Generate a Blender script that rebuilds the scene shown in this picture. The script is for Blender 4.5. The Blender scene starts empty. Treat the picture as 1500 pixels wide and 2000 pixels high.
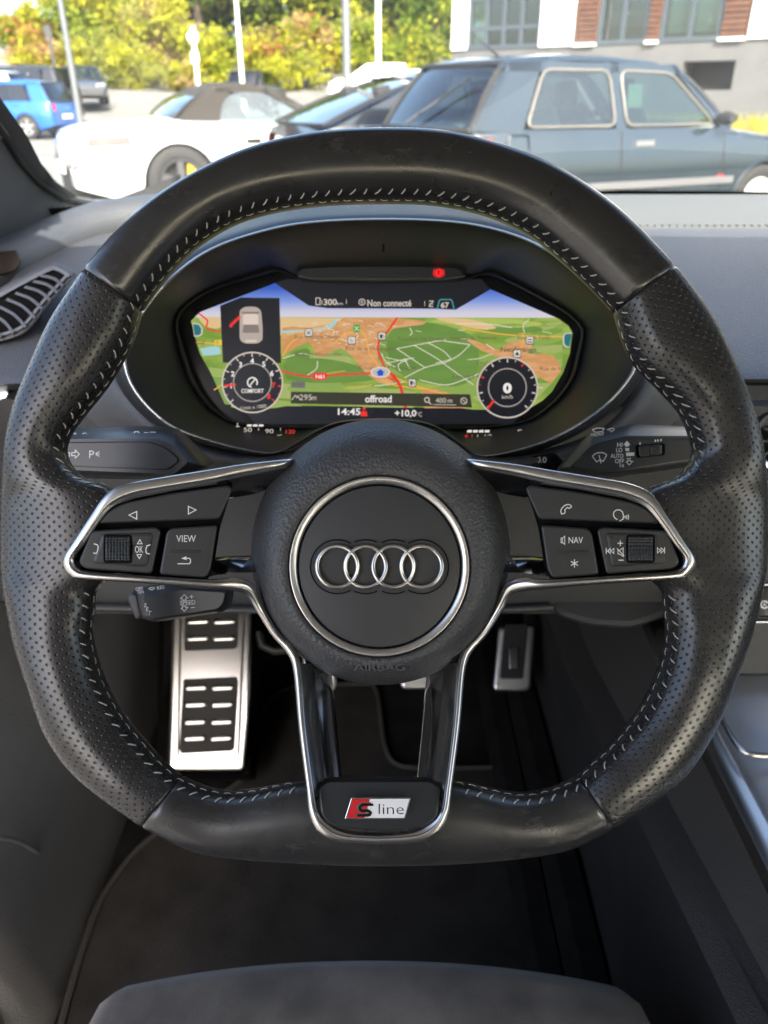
import bpy, bmesh, math, random
from mathutils import Vector, Matrix
random.seed(7)
sc = bpy.context.scene
COL = sc.collection
R = math.radians
# ------------------------------------------------------------------ camera
CAM = Vector((0, 0, 1.12)); PITCH = R(28.37); FPX = 1500.0
FW = Vector((0, math.cos(PITCH), -math.sin(PITCH)))
UP = Vector((0, math.sin(PITCH), math.cos(PITCH)))
RT = Vector((1, 0, 0))
cam_d = bpy.data.cameras.new('camera'); cam = bpy.data.objects.new('camera', cam_d); COL.objects.link(cam)
cam.location = CAM; cam.rotation_euler = (R(90) - PITCH, 0, 0)
cam_d.sensor_fit = 'VERTICAL'; cam_d.sensor_height = 36; cam_d.lens = 27
cam_d.clip_start = 0.02; cam_d.clip_end = 600
cam_d.dof.use_dof = True; cam_d.dof.focus_distance = 0.372; cam_d.dof.aperture_fstop = 12
sc.camera = cam
# ------------------------------------------------------------------ world, sun, exposure
EXPO = 2.65
SUN_EL, SUN_AZ = R(38), R(166)          # azimuth measured from +Y towards +X: the sun stands behind the car
w = bpy.data.worlds.new('World'); sc.world = w; w.use_nodes = True
nt = w.node_tree; bg = nt.nodes['Background']
sky = nt.nodes.new('ShaderNodeTexSky'); sky.sky_type = 'NISHITA'; sky.sun_disc = False
sky.sun_elevation = SUN_EL; sky.sun_rotation = SUN_AZ; sky.dust_density = 6.0; sky.ozone_density = .5; sky.air_density = .9; sky.altitude = 200
nt.links.new(sky.outputs[0], bg.inputs[0]); bg.inputs[1].default_value = 0.14
sd = bpy.data.lights.new('sun', 'SUN'); sd.energy = 2.3; sd.angle = R(0.53); sd.color = (1, .93, .83)
so = bpy.data.objects.new('sun', sd); COL.objects.link(so)
S = Vector((math.sin(SUN_AZ)*math.cos(SUN_EL), math.cos(SUN_AZ)*math.cos(SUN_EL), math.sin(SUN_EL)))
so.rotation_euler = S.to_track_quat('Z', 'Y').to_euler(); so.location = S*30
sc.view_settings.view_transform = 'Standard'; sc.view_settings.look = 'None'
sc.view_settings.exposure = EXPO; sc.view_settings.gamma = 1; sc.view_settings.use_curve_mapping = False
try:
    sc.cycles.use_denoising = True; sc.cycles.denoiser = 'OPENIMAGEDENOISE'
    sc.cycles.max_bounces = 10; sc.cycles.transparent_max_bounces = 16; sc.cycles.sample_clamp_indirect = 6
    sc.cycles.caustics_reflective = False; sc.cycles.caustics_refractive = False
except Exception: pass

# ------------------------------------------------------------------ helpers
def PX(u, v, d):                         # a photograph pixel at camera depth d -> world
    return CAM + d*(FW + RT*((u-750)/FPX) + UP*((1000-v)/FPX))
def PZ(u, v, z):                         # ... on the horizontal plane z
    r = FW + RT*((u-750)/FPX) + UP*((1000-v)/FPX)
    return CAM + r*((z-CAM.z)/r.z)
def PY(u, v, y):
    r = FW + RT*((u-750)/FPX) + UP*((1000-v)/FPX)
    return CAM + r*(y/r.y)
def PXX(u, v, x):
    r = FW + RT*((u-750)/FPX) + UP*((1000-v)/FPX)
    return CAM + r*(x/r.x)
def flat(d):                             # mapping (u, v, h) on a plane facing the lens at depth d, h towards the driver
    return lambda u, v, h=0: PX(u, v, d-h)
def catmull(pts, n, closed=False):
    out = []; N = len(pts); dim = len(pts[0])
    segs = N if closed else N-1
    for i in range(segs):
        g = lambda k: pts[k % N] if closed else pts[min(max(k, 0), N-1)]
        p0, p1, p2, p3 = g(i-1), g(i), g(i+1), g(i+2)
        for j in range(n):
            t = j/n
            out.append(tuple(.5*((2*p1[k]) + (-p0[k]+p2[k])*t + (2*p0[k]-5*p1[k]+4*p2[k]-p3[k])*t*t + (-p0[k]+3*p1[k]-3*p2[k]+p3[k])*t**3) for k in range(dim)))
    if not closed: out.append(tuple(pts[-1]))
    return out
def rounded(pts, r, n=4):                # polygon corners rounded; r a number or a list
    out = []; N = len(pts)
    for i in range(N):
        p = Vector(pts[i][:2]); a = Vector(pts[i-1][:2])-p; b = Vector(pts[(i+1) % N][:2])-p
        rr = r[i] if isinstance(r, (list, tuple)) else r
        la, lb = a.length, b.length
        k = min(rr, la*.48, lb*.48)
        if k < 1e-6: out.append(tuple(p)); continue
        s = p + a/la*k; e = p + b/lb*k
        for j in range(n+1):
            t = j/n
            q = s*(1-t)**2 + p*2*t*(1-t) + e*t*t
            out.append((q.x, q.y))
    return out
def area2(p): return sum(p[i-1][0]*p[i][1]-p[i][0]*p[i-1][1] for i in range(len(p)))
def inset(p, dd):
    N = len(p); sgn = 1 if area2(p) > 0 else -1; out = []
    for i in range(N):
        a = Vector(p[i-1][:2]); b = Vector(p[i][:2]); c = Vector(p[(i+1) % N][:2])
        e1 = (b-a); e2 = (c-b)
        if e1.length < 1e-9: e1 = e2
        if e2.length < 1e-9: e2 = e1
        n1 = Vector((-e1.y, e1.x)).normalized()*sgn; n2 = Vector((-e2.y, e2.x)).normalized()*sgn
        m = (n1+n2); 
        if m.length < 1e-6: m = n1
        m.normalize(); k = max(.45, m.dot(n1))
        q = b + m*(dd/k); out.append((q.x, q.y))
    return out
_font = {}
def text2d(s, bold=0, shear=0):
    key = (s, bold, shear)
    if key in _font: return _font[key]
    c = bpy.data.curves.new('t', 'FONT'); c.body = s; c.size = 1; c.resolution_u = 3; c.offset = bold; c.shear = shear
    c.align_x = 'CENTER'; c.align_y = 'BOTTOM_BASELINE' if False else 'CENTER'
    c.fill_mode = 'BOTH'
    o = bpy.data.objects.new('t', c); COL.objects.link(o)
    dg = bpy.context.evaluated_depsgraph_get(); dg.update()
    m = o.evaluated_get(dg).to_mesh()
    V = [tuple(v.co[:2]) for v in m.vertices]; Fc = [tuple(p.vertices) for p in m.polygons]
    o.evaluated_get(dg).to_mesh_clear(); bpy.data.objects.remove(o); bpy.data.curves.remove(c)
    if V:
        x0 = min(a[0] for a in V); x1 = max(a[0] for a in V); y0 = min(a[1] for a in V); y1 = max(a[1] for a in V)
        V = [(a[0]-(x0+x1)/2, a[1]-(y0+y1)/2) for a in V]; wh = (x1-x0, y1-y0)
    else: wh = (1, 1)
    _font[key] = (V, Fc, wh); return _font[key]

class MB:
    def __init__(s): s.v = []; s.f = []; s.m = []; s.uv = {}; s.mats = []; s.flat = set()
    def mi(s, mat):
        if mat is None: return 0
        if mat not in s.mats: s.mats.append(mat)
        return s.mats.index(mat)
    def add(s, vs, fs, mat=None):
        b = len(s.v); k = s.mi(mat)
        s.v += [tuple(x) for x in vs]; s.f += [tuple(i+b for i in f) for f in fs]; s.m += [k]*len(fs)
        return b
    def grid(s, rows, close_u=False, close_v=False, mat=None, uv=None):   # rows of points
        n = len(rows); m = len(rows[0]); vs = [p for r in rows for p in r]; fs = []
        for i in range(n if close_u else n-1):
            for j in range(m if close_v else m-1):
                i2 = (i+1) % n; j2 = (j+1) % m
                fs.append((i*m+j, i2*m+j, i2*m+j2, i*m+j2))
        b = len(s.f)
        s.add(vs, fs, mat)
        if uv:
            k = b
            for i in range(n if close_u else n-1):
                for j in range(m if close_v else m-1):
                    s.uv[k] = [uv(i, j), uv(i+1, j), uv(i+1, j+1), uv(i, j+1)]; k += 1
    def fan(s, loop, mat=None):
        if len(loop) > 4: s.flat.add(len(s.f))
        s.add(loop, [tuple(range(len(loop)))], mat)
    def extrude(s, poly, M, h0, h1, bev=0, seg=2, mat=None, top=None, back=False, bevpx=None):
        # prism over a pixel polygon through the mapping M; bev in metres for height, bevpx in px for the inset
        loops = [[M(u, v, h0) for u, v in poly]]
        if bev > 0:
            bp = bevpx if bevpx is not None else bev*FPX/.375
            for k in range(seg+1):
                a = k/seg*math.pi/2
                q = inset(poly, bp*(1-math.cos(a))) if k else poly
                loops.append([M(u, v, h1-bev+bev*math.sin(a)) for u, v in q])
        else: loops.append([M(u, v, h1) for u, v in poly])
        s.grid(loops, close_v=True, mat=mat)
        s.fan(loops[-1], top or mat)
        if back: s.fan(loops[0][::-1], mat)
    def poly(s, poly, M, h=0, mat=None): s.fan([M(u, v, h) for u, v in poly], mat)
    def line(s, pts, wpx, M, h=0, mat=None, closed=False):               # flat stroke
        N = len(pts); L = []; Rr = []
        for i in range(N):
            p = Vector(pts[i][:2])
            a = Vector(pts[i-1][:2]) if (i > 0 or closed) else p
            b = Vector(pts[(i+1) % N][:2]) if (i < N-1 or closed) else p
            d1 = (p-a); d2 = (b-p)
            if d1.length < 1e-9: d1 = d2
            if d2.length < 1e-9: d2 = d1
            d1 = d1.normalized(); d2 = d2.normalized()
            t = d1+d2; t = t.normalized() if t.length > 1e-6 else d1
            n = Vector((-t.y, t.x)); k = max(.5, n.dot(Vector((-d1.y, d1.x))))
            ww = wpx[i] if isinstance(wpx, (list, tuple)) else wpx
            L.append(M(*(p+n*ww/2/k), h)); Rr.append(M(*(p-n*ww/2/k), h))
        s.grid([L+([L[0]] if closed else []), Rr+([Rr[0]] if closed else [])], mat=mat)
    def ring(s, c, r, wpx, M, h=0, mat=None, a0=0, a1=360, n=40):
        full = abs(a1-a0) >= 360
        pts = [(c[0]+r*math.cos(R(a0+(a1-a0)*i/n)), c[1]-r*math.sin(R(a0+(a1-a0)*i/n))) for i in range(n if full else n+1)]
        s.line(pts, wpx, M, h, mat, closed=full)
    def disc(s, c, r, M, h=0, mat=None, n=36, ry=None):
        s.poly([(c[0]+r*math.cos(2*math.pi*i/n), c[1]-(ry or r)*math.sin(2*math.pi*i/n)) for i in range(n)], M, h, mat)
    def text(s, t, c, hpx, M, h=0, mat=None, bold=0, rot=0, wpx=None, ref='H', shear=0, thick=0):
        V, Fc, wh = text2d(t, bold, shear)
        k = hpx/text2d(ref, bold)[2][1]; kx = k if wpx is None else wpx/wh[0]
        cr, sr = math.cos(R(rot)), math.sin(R(rot))
        P = [(x*kx, y*k) for x, y in V]
        P = [(c[0]+x*cr-y*sr, c[1]-(x*sr+y*cr)) for x, y in P]
        s.add([M(u, v, h+thick) for u, v in P], Fc, mat)
        if thick:                                                     # raised lettering: walls on the free edges
            cnt = {}
            for f in Fc:
                for i in range(len(f)):
                    e = (f[i-1], f[i]); cnt[tuple(sorted(e))] = cnt.get(tuple(sorted(e)), 0)+1
            b = len(s.v); s.v += [tuple(M(u, v, h)) for u, v in P]; top = b-len(P); k2 = s.mi(mat)
            for (i, j), c2 in cnt.items():
                if c2 == 1: s.f.append((top+i, top+j, b+j, b+i)); s.m.append(k2)
    def tube(s, pts, r, n=8, mat=None, closed=False, caps=True, flatten=None):
        pts = [Vector(p) for p in pts]; N = len(pts); rows = []
        t0 = (pts[1]-pts[0]).normalized(); ref = Vector((0, 0, 1)) if abs(t0.z) < .9 else Vector((1, 0, 0))
        nn = (ref - t0*ref.dot(t0)).normalized()
        for i in range(N):
            a = pts[i-1] if (i > 0 or closed) else pts[i]; b = pts[(i+1) % N] if (i < N-1 or closed) else pts[i]
            t = (b-a).normalized(); nn = (nn - t*nn.dot(t)).normalized(); bb = t.cross(nn)
            rr = r[i] if isinstance(r, (list, tuple)) else r
            rows.append([pts[i] + (nn*math.cos(2*math.pi*k/n) + bb*math.sin(2*math.pi*k/n))*rr for k in range(n)])
        s.grid(rows, close_u=closed, close_v=True, mat=mat)
        if caps and not closed: s.fan(rows[0][::-1], mat); s.fan(rows[-1], mat)
    def box(s, lo, hi, mat=None, M=None):
        x0, y0, z0 = lo; x1, y1, z1 = hi
        vs = [(x0,y0,z0),(x1,y0,z0),(x1,y1,z0),(x0,y1,z0),(x0,y0,z1),(x1,y0,z1),(x1,y1,z1),(x0,y1,z1)]
        if M: vs = [M @ Vector(v) for v in vs]
        s.add(vs, [(3,2,1,0),(4,5,6,7),(0,1,5,4),(1,2,6,5),(2,3,7,6),(3,0,4,7)], mat)
    def build(s, name, mats=None, parent=None, local=False, angle=38, recalc=True, smooth=True):
        me = bpy.data.meshes.new(name)
        off = Vector((0, 0, 0)) if (parent is None or local) else wloc(parent)
        me.from_pydata([tuple(Vector(v)-off) for v in s.v], [], s.f)
        if mats is not None and not isinstance(mats, (list, tuple)): mats = [mats]
        for m in (mats or s.mats): me.materials.append(m)
        if s.mats and len(s.m) == len(me.polygons): me.polygons.foreach_set('material_index', s.m)
        if s.uv:
            ul = me.uv_layers.new(name='UVMap')
            for p in me.polygons:
                if p.index in s.uv:
                    for k, li in enumerate(p.loop_indices): ul.data[li].uv = s.uv[p.index][k]
        if recalc:
            b = bmesh.new(); b.from_mesh(me); bmesh.ops.recalc_face_normals(b, faces=b.faces); b.to_mesh(me); b.free()
        if smooth:
            me.shade_smooth(); me.set_sharp_from_angle(angle=R(angle))
            for k in s.flat: me.polygons[k].use_smooth = False
        o = bpy.data.objects.new(name, me); COL.objects.link(o)
        if parent: o.parent = parent
        return o
def wloc(o):
    p = Vector((0, 0, 0))
    while o: p += o.location; o = o.parent
    return p
def tag(o, label=None, cat=None, group=None, kind=None):
    if label: o['label'] = label
    if cat: o['category'] = cat
    if group: o['group'] = group
    if kind: o['kind'] = kind
    return o
def thing(name, label, cat, loc=(0, 0, 0), rz=0, group=None):
    o = bpy.data.objects.new(name, None); COL.objects.link(o); o.empty_display_size = .05
    o.location = loc; o.rotation_euler = (0, 0, rz)
    return tag(o, label, cat, group)

# ------------------------------------------------------------------ materials
def mat(name, col, rough=.5, metal=0, bump=None, spec=.5, var=0, varscale=20, sheen=0, coat=0, emit=None, coords='Object'):
    m = bpy.data.materials.new(name); m.use_nodes = True; n = m.node_tree; p = n.nodes['Principled BSDF']
    p.inputs['Base Color'].default_value = (*col, 1); p.inputs['Roughness'].default_value = rough
    p.inputs['Metallic'].default_value = metal; p.inputs['Specular IOR Level'].default_value = spec
    if sheen: p.inputs['Sheen Weight'].default_value = sheen; p.inputs['Sheen Roughness'].default_value = .4
    if coat: p.inputs['Coat Weight'].default_value = coat; p.inputs['Coat Roughness'].default_value = .04
    if emit:
        p.inputs['Emission Color'].default_value = (*col, 1); p.inputs['Emission Strength'].default_value = emit
        p.inputs['Base Color'].default_value = (.01, .01, .01, 1)
    tc = None
    if var or bump:
        tc = n.nodes.new('ShaderNodeTexCoord')
    if var:
        nz = n.nodes.new('ShaderNodeTexNoise'); nz.inputs['Scale'].default_value = varscale; nz.inputs['Detail'].default_value = 6
        n.links.new(tc.outputs[coords], nz.inputs['Vector'])
        mr = n.nodes.new('ShaderNodeMapRange'); mr.inputs['From Min'].default_value = .3; mr.inputs['From Max'].default_value = .7
        mr.inputs['To Min'].default_value = 1-var; mr.inputs['To Max'].default_value = 1+var
        n.links.new(nz.outputs['Fac'], mr.inputs['Value'])
        mx = n.nodes.new('ShaderNodeVectorMath'); mx.operation = 'SCALE'; mx.inputs[0].default_value = col
        n.links.new(mr.outputs[0], mx.inputs['Scale']); n.links.new(mx.outputs[0], p.inputs['Base Color'])
    if bump:                              # (kind, scale, strength, distance)
        k, scl, st, di = bump
        if k == 'noise':
            t = n.nodes.new('ShaderNodeTexNoise'); t.inputs['Detail'].default_value = 4; out = t.outputs['Fac']
        else:
            t = n.nodes.new('ShaderNodeTexVoronoi'); out = t.outputs['Distance']
            if k == 'smooth': t.feature = 'SMOOTH_F1'
        t.inputs['Scale'].default_value = scl; n.links.new(tc.outputs[coords], t.inputs['Vector'])
        b = n.nodes.new('ShaderNodeBump'); b.inputs['Strength'].default_value = st; b.inputs['Distance'].default_value = di
        n.links.new(out, b.inputs['Height']); n.links.new(b.outputs[0], p.inputs['Normal'])
    return m
def leather(name, perf):
    m = mat(name, (.022, .022, .024), .36, spec=.7); m.node_tree.nodes['Principled BSDF'].inputs['Coat Weight'].default_value = .22; m.node_tree.nodes['Principled BSDF'].inputs['Coat Roughness'].default_value = .22
    n = m.node_tree; p = n.nodes['Principled BSDF']; N = n.nodes.new; L = n.links.new
    tc = N('ShaderNodeTexCoord')
    nz = N('ShaderNodeTexNoise'); nz.inputs['Scale'].default_value = 420; nz.inputs['Detail'].default_value = 5; L(tc.outputs['Object'], nz.inputs['Vector'])
    vo = N('ShaderNodeTexVoronoi'); vo.inputs['Scale'].default_value = 900; L(tc.outputs['Object'], vo.inputs['Vector'])
    big = N('ShaderNodeTexNoise'); big.inputs['Scale'].default_value = 34; big.inputs['Detail'].default_value = 3; big.inputs['Roughness'].default_value = .62; L(tc.outputs['Object'], big.inputs['Vector'])
    mr = N('ShaderNodeMapRange'); mr.inputs['From Min'].default_value = .3; mr.inputs['From Max'].default_value = .72
    mr.inputs['To Min'].default_value = .22; mr.inputs['To Max'].default_value = .36; L(big.outputs['Fac'], mr.inputs['Value']); L(mr.outputs[0], p.inputs['Roughness'])
    # scuffs: stretched noise, thresholded, slightly paler worn leather
    mp = N('ShaderNodeMapping'); mp.inputs['Scale'].default_value = (30, 90, 60); L(tc.outputs['Object'], mp.inputs['Vector'])
    sf = N('ShaderNodeTexNoise'); sf.inputs['Scale'].default_value = 2.2; sf.inputs['Detail'].default_value = 9; sf.inputs['Roughness'].default_value = .7; L(mp.outputs[0], sf.inputs['Vector'])
    sr = N('ShaderNodeMapRange'); sr.inputs['From Min'].default_value = .57; sr.inputs['From Max'].default_value = .70; sr.inputs['To Max'].default_value = .6; L(sf.outputs['Fac'], sr.inputs['Value'])
    mc = N('ShaderNodeMix'); mc.data_type = 'RGBA'; mc.inputs[6].default_value = (.019, .0185, .0185, 1); mc.inputs[7].default_value = (.075, .072, .068, 1); L(sr.outputs[0], mc.inputs[0])
    add = N('ShaderNodeMath'); add.operation = 'MULTIPLY_ADD'; L(vo.outputs['Distance'], add.inputs[0]); add.inputs[1].default_value = .5; L(nz.outputs['Fac'], add.inputs[2])
    b1 = N('ShaderNodeBump'); b1.inputs['Strength'].default_value = .10; b1.inputs['Distance'].default_value = .0004; L(add.outputs[0], b1.inputs['Height'])
    col = mc.outputs[2]; nor = b1.outputs[0]
    if perf:
        def mth(op, a, b=None, c=None):
            x = N('ShaderNodeMath'); x.operation = op
            for i, q in enumerate((a, b, c)):
                if q is None: continue
                if isinstance(q, (int, float)): x.inputs[i].default_value = q
                else: L(q, x.inputs[i])
            return x.outputs[0]
        uv = N('ShaderNodeUVMap'); sx = N('ShaderNodeSeparateXYZ'); L(uv.outputs[0], sx.inputs[0])
        px = mth('DIVIDE', sx.outputs[0], .0043); py = mth('DIVIDE', sx.outputs[1], .0025)
        row = mth('FLOOR', py); off = mth('MULTIPLY', mth('FLOORED_MODULO', row, 2.0), .5)
        fx = mth('MULTIPLY', mth('SUBTRACT', mth('FRACT', mth('ADD', px, off)), .5), 4.3)
        fy = mth('MULTIPLY', mth('SUBTRACT', mth('FRACT', py), .5), 2.5)
        dd = mth('SQRT', mth('ADD', mth('MULTIPLY', fx, fx), mth('MULTIPLY', fy, fy)))
        h = N('ShaderNodeMapRange'); h.interpolation_type = 'SMOOTHSTEP'; h.inputs['From Min'].default_value = .2; h.inputs['From Max'].default_value = .85; L(dd, h.inputs['Value'])
        b2 = N('ShaderNodeBump'); b2.inputs['Strength'].default_value = .6; b2.inputs['Distance'].default_value = .0007; L(h.outputs[0], b2.inputs['Height']); L(nor, b2.inputs['Normal']); nor = b2.outputs[0]
        k = N('ShaderNodeMapRange'); k.inputs['From Min'].default_value = .22; k.inputs['From Max'].default_value = .42; k.inputs['To Min'].default_value = 1; k.inputs['To Max'].default_value = 0; L(dd, k.inputs['Value'])
        m2 = N('ShaderNodeMix'); m2.data_type = 'RGBA'; L(k.outputs[0], m2.inputs[0]); L(col, m2.inputs[6]); m2.inputs[7].default_value = (.005, .005, .005, 1); col = m2.outputs[2]
        sp = N('ShaderNodeMapRange'); sp.inputs['From Min'].default_value = .22; sp.inputs['From Max'].default_value = .42; sp.inputs['To Min'].default_value = 0; sp.inputs['To Max'].default_value = .5; L(dd, sp.inputs['Value']); L(sp.outputs[0], p.inputs['Specular IOR Level'])
    L(col, p.inputs['Base Color']); L(nor, p.inputs['Normal'])
    return m
def glass(name, tint=(.9, .95, .93), refl=1.0, rough=0.0):
    m = bpy.data.materials.new(name); m.use_nodes = True; n = m.node_tree; n.nodes.clear(); N = n.nodes.new; L = n.links.new
    out = N('ShaderNodeOutputMaterial'); mx = N('ShaderNodeMixShader'); tr = N('ShaderNodeBsdfTransparent'); gl = N('ShaderNodeBsdfGlossy')
    ge = N('ShaderNodeNewGeometry'); dt = N('ShaderNodeVectorMath'); dt.operation = 'DOT_PRODUCT'; L(ge.outputs['Normal'], dt.inputs[0]); L(ge.outputs['Incoming'], dt.inputs[1])
    def mth(op, a, b):
        x = N('ShaderNodeMath'); x.operation = op
        for i, q in enumerate((a, b)):
            if isinstance(q, (int, float)): x.inputs[i].default_value = q
            else: L(q, x.inputs[i])
        return x.outputs[0]
    ab = N('ShaderNodeMath'); ab.operation = 'ABSOLUTE'; L(dt.outputs['Value'], ab.inputs[0])
    f5 = mth('POWER', mth('SUBTRACT', 1.0, ab.outputs[0]), 5.0)                 # Schlick, both faces of a thin pane
    mu = N('ShaderNodeMath'); mu.operation = 'MULTIPLY'; mu.use_clamp = True; mu.inputs[1].default_value = refl; L(mth('ADD', mth('MULTIPLY', f5, .9), .07), mu.inputs[0])
    tr.inputs[0].default_value = (*tint, 1); gl.inputs['Roughness'].default_value = rough
    L(mu.outputs[0], mx.inputs[0]); L(tr.outputs[0], mx.inputs[1]); L(gl.outputs[0], mx.inputs[2]); L(mx.outputs[0], out.inputs[0])
    return m
SCR = 1.0/2**EXPO
def emi(name, col, k=1.0): return mat(name, col, .4, emit=SCR*k)
LEA = leather('smooth black leather', False); PERF = leather('perforated black leather', True)
THREAD = mat('grey sewing thread', (.36, .35, .32), .75)
HUBP = mat('grained airbag plastic', (.042, .043, .046), .46, bump=('voronoi', 640, .45, .0009))
DISC = mat('fine black plastic', (.030, .031, .033), .42, bump=('noise', 2500, .1, .0003))
SATIN = mat('satin aluminium', (.56, .55, .54), .27, 1, bump=('noise', 900, .03, .0003))
CHROME = mat('bright chrome', (.80, .80, .80), .10, 1)
DARKCH = mat('dark polished metal', (.34, .34, .35), .13, 1)
LEGM = mat('silver spoke face', (.62, .62, .62), .2, 1)
PIANO = mat('gloss black', (.008, .008, .009), .09)
BTN = mat('satin black buttons', (.024, .025, .026), .38, bump=('noise', 1500, .06, .0003))
GAP = mat('black gap', (.004, .004, .004), .8, spec=.08)
PRINT = mat('white print', (.72, .72, .70), .6)
SOFT = mat('dash soft plastic', (.070, .073, .081), .46, bump=('voronoi', 650, .6, .0008), var=.14, varscale=3)
SOFTL = mat('rear dash plastic in sunlit tone', (.11, .113, .11), .6, bump=('voronoi', 700, .3, .0006))  # paler than the dash top, sun glare put into the colour
SHROUD = mat('column shroud plastic', (.072, .069, .067), .55, bump=('voronoi', 900, .4, .0005))
HOODM = mat('cluster hood plastic', (.014, .015, .017), .5, bump=('noise', 1600, .1, .0004))
STALK = mat('stalk plastic', (.030, .031, .033), .36, bump=('noise', 1800, .08, .0003))
KNEE = mat('lower dash plastic', (.016, .017, .018), .55, bump=('voronoi', 800, .3, .0005))
CARPET = mat('black carpet', (.019, .018, .017), 1, bump=('noise', 900, 1, .004), var=.3, varscale=25, spec=.1)
MAT = mat('floor mat pile', (.042, .039, .035), 1, bump=('noise', 1100, 1, .003), var=.28, varscale=18, spec=.1)
PIPING = mat('mat edging', (.040, .036, .032), .9)
SUEDE = mat('grey suede', (.098, .086, .073), .95, bump=('noise', 1400, .6, .0012), var=.38, varscale=24, sheen=.35, spec=.15)
BACKR = mat('taupe light bounce seat back', (.26, .22, .18), .9)  # unseen seat back, paled to bounce light onto the wheel trim
SEATL = mat('seat leather', (.03, .03, .032), .5, bump=('voronoi', 500, .2, .0006))
DOORM = mat('door panel plastic', (.21, .205, .205), .5, bump=('voronoi', 650, .7, .0008), var=.10, varscale=7)
LINER = mat('pale headliner', (.55, .53, .50), .9)
PILLAR = mat('pillar cloth', (.13, .135, .14), .9, bump=('voronoi', 600, .4, .0006))
RUBBER = mat('black rubber', (.014, .014, .014), .7)
BRUSHED = mat('brushed steel', (.50, .49, .47), .27, 1, bump=('noise', 500, .05, .0005))
CONS = mat('console silver trim', (.42, .43, .46), .34, .6, bump=('noise', 900, .08, .0003))
WS = glass('windscreen glass', (.90, .95, .93), 1.0)
def dusty(m):
    n = m.node_tree; N = n.nodes.new; L = n.links.new; out = [x for x in n.nodes if x.type == 'OUTPUT_MATERIAL'][0]; src = out.inputs[0].links[0].from_socket
    tl = N('ShaderNodeBsdfTranslucent'); tl.inputs[0].default_value = (.8, .8, .78, 1); df = N('ShaderNodeBsdfDiffuse'); ad = N('ShaderNodeAddShader'); L(tl.outputs[0], ad.inputs[0]); L(df.outputs[0], ad.inputs[1])
    tc = N('ShaderNodeTexCoord'); n1 = N('ShaderNodeTexNoise'); n1.inputs['Scale'].default_value = 6; n1.inputs['Detail'].default_value = 8; L(tc.outputs['Object'], n1.inputs['Vector'])
    vo = N('ShaderNodeTexVoronoi'); vo.inputs['Scale'].default_value = 55; L(tc.outputs['Object'], vo.inputs['Vector'])
    a = N('ShaderNodeMapRange'); a.inputs['From Min'].default_value = .35; a.inputs['From Max'].default_value = .8; a.inputs['To Max'].default_value = .028; L(n1.outputs['Fac'], a.inputs['Value'])
    b = N('ShaderNodeMapRange'); b.inputs['From Min'].default_value = .10; b.inputs['From Max'].default_value = .05; b.inputs['To Max'].default_value = .10; L(vo.outputs['Distance'], b.inputs['Value'])
    s_ = N('ShaderNodeMath'); s_.operation = 'ADD'; L(a.outputs[0], s_.inputs[0]); L(b.outputs[0], s_.inputs[1])
    mx = N('ShaderNodeMixShader'); L(s_.outputs[0], mx.inputs[0]); L(src, mx.inputs[1]); L(ad.outputs[0], mx.inputs[2]); L(mx.outputs[0], out.inputs[0])
dusty(WS)
WG = glass('window glass', (.80, .86, .84), 1.0)
RED = mat('red enamel', (.55, .012, .02), .3); WHITE = mat('white enamel', (.72, .72, .72), .3)
exec_order = []
# ================================================================== STEERING WHEEL
DW = 0.375
def WF(x, y, z): return CAM + FW*(DW-z) + RT*x + UP*y
wheel = thing('steering_wheel', 'flat bottomed black leather steering wheel with silver trimmed spokes and grey stitching', 'steering wheel', WF(0, 0, -.03))
RIM = {  # piece -> (outer px, inner px, half depth mm)
'top': [((165,525),(278,608),17),((225,455),(325,545),17),((300,388),(385,484),17),((390,332),(460,438),17),((490,288),(545,413),17),((610,260),(645,400),17),((745,251),(745,397),17),((870,257),(845,400),17),((985,285),(945,420),17),((1085,325),(1030,458),17),((1180,385),(1098,512),17),((1250,447),(1150,560),17),((1318,520),(1198,610),17)],
'right': [((1318,520),(1198,610),17),((1372,590),(1216,668),17),((1408,648),(1240,715),17),((1440,718),(1285,760),17),((1468,790),(1325,805),16),((1485,850),(1345,850),15.5),((1493,900),(1350,888),15),((1496,940),(1322,930),14),((1498,980),(1255,965),13),((1499,1040),(1235,1040),12.5),((1497,1105),(1240,1105),13),((1490,1145),(1288,1150),14),((1480,1190),(1296,1190),15),((1464,1250),(1300,1232),16),((1440,1315),(1288,1300),17),((1405,1405),(1252,1380),17),((1345,1503),(1195,1452),17),((1275,1565),(1155,1487),17),((1196,1618),(1128,1514),16)],
'bottom': [((1196,1618),(1128,1514),16),((1120,1656),(1075,1538),15),((1030,1674),(1005,1547),15),((900,1686),(890,1525),15),((745,1690),(745,1517),15),((600,1686),(600,1522),15),((470,1677),(480,1543),15),((375,1661),(415,1540),15),((277,1614),(355,1516),16)],
'left': [((277,1614),(355,1516),16),((190,1548),(318,1487),17),((130,1492),(285,1452),17),((85,1424),(240,1397),17),((55,1340),(203,1324),17),((28,1255),(182,1245),16),((14,1190),(185,1195),15),((5,1145),(192,1150),14),((1,1105),(240,1105),13),((0,1040),(246,1040),12.5),((1,980),(226,962),13),((3,940),(160,929),14),((6,900),(132,888),15),((13,850),(138,850),15.5),((28,790),(170,805),16),((58,715),(215,748),17),((100,625),(258,672),17),((165,525),(278,608),17)]}
NS = 40
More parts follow.
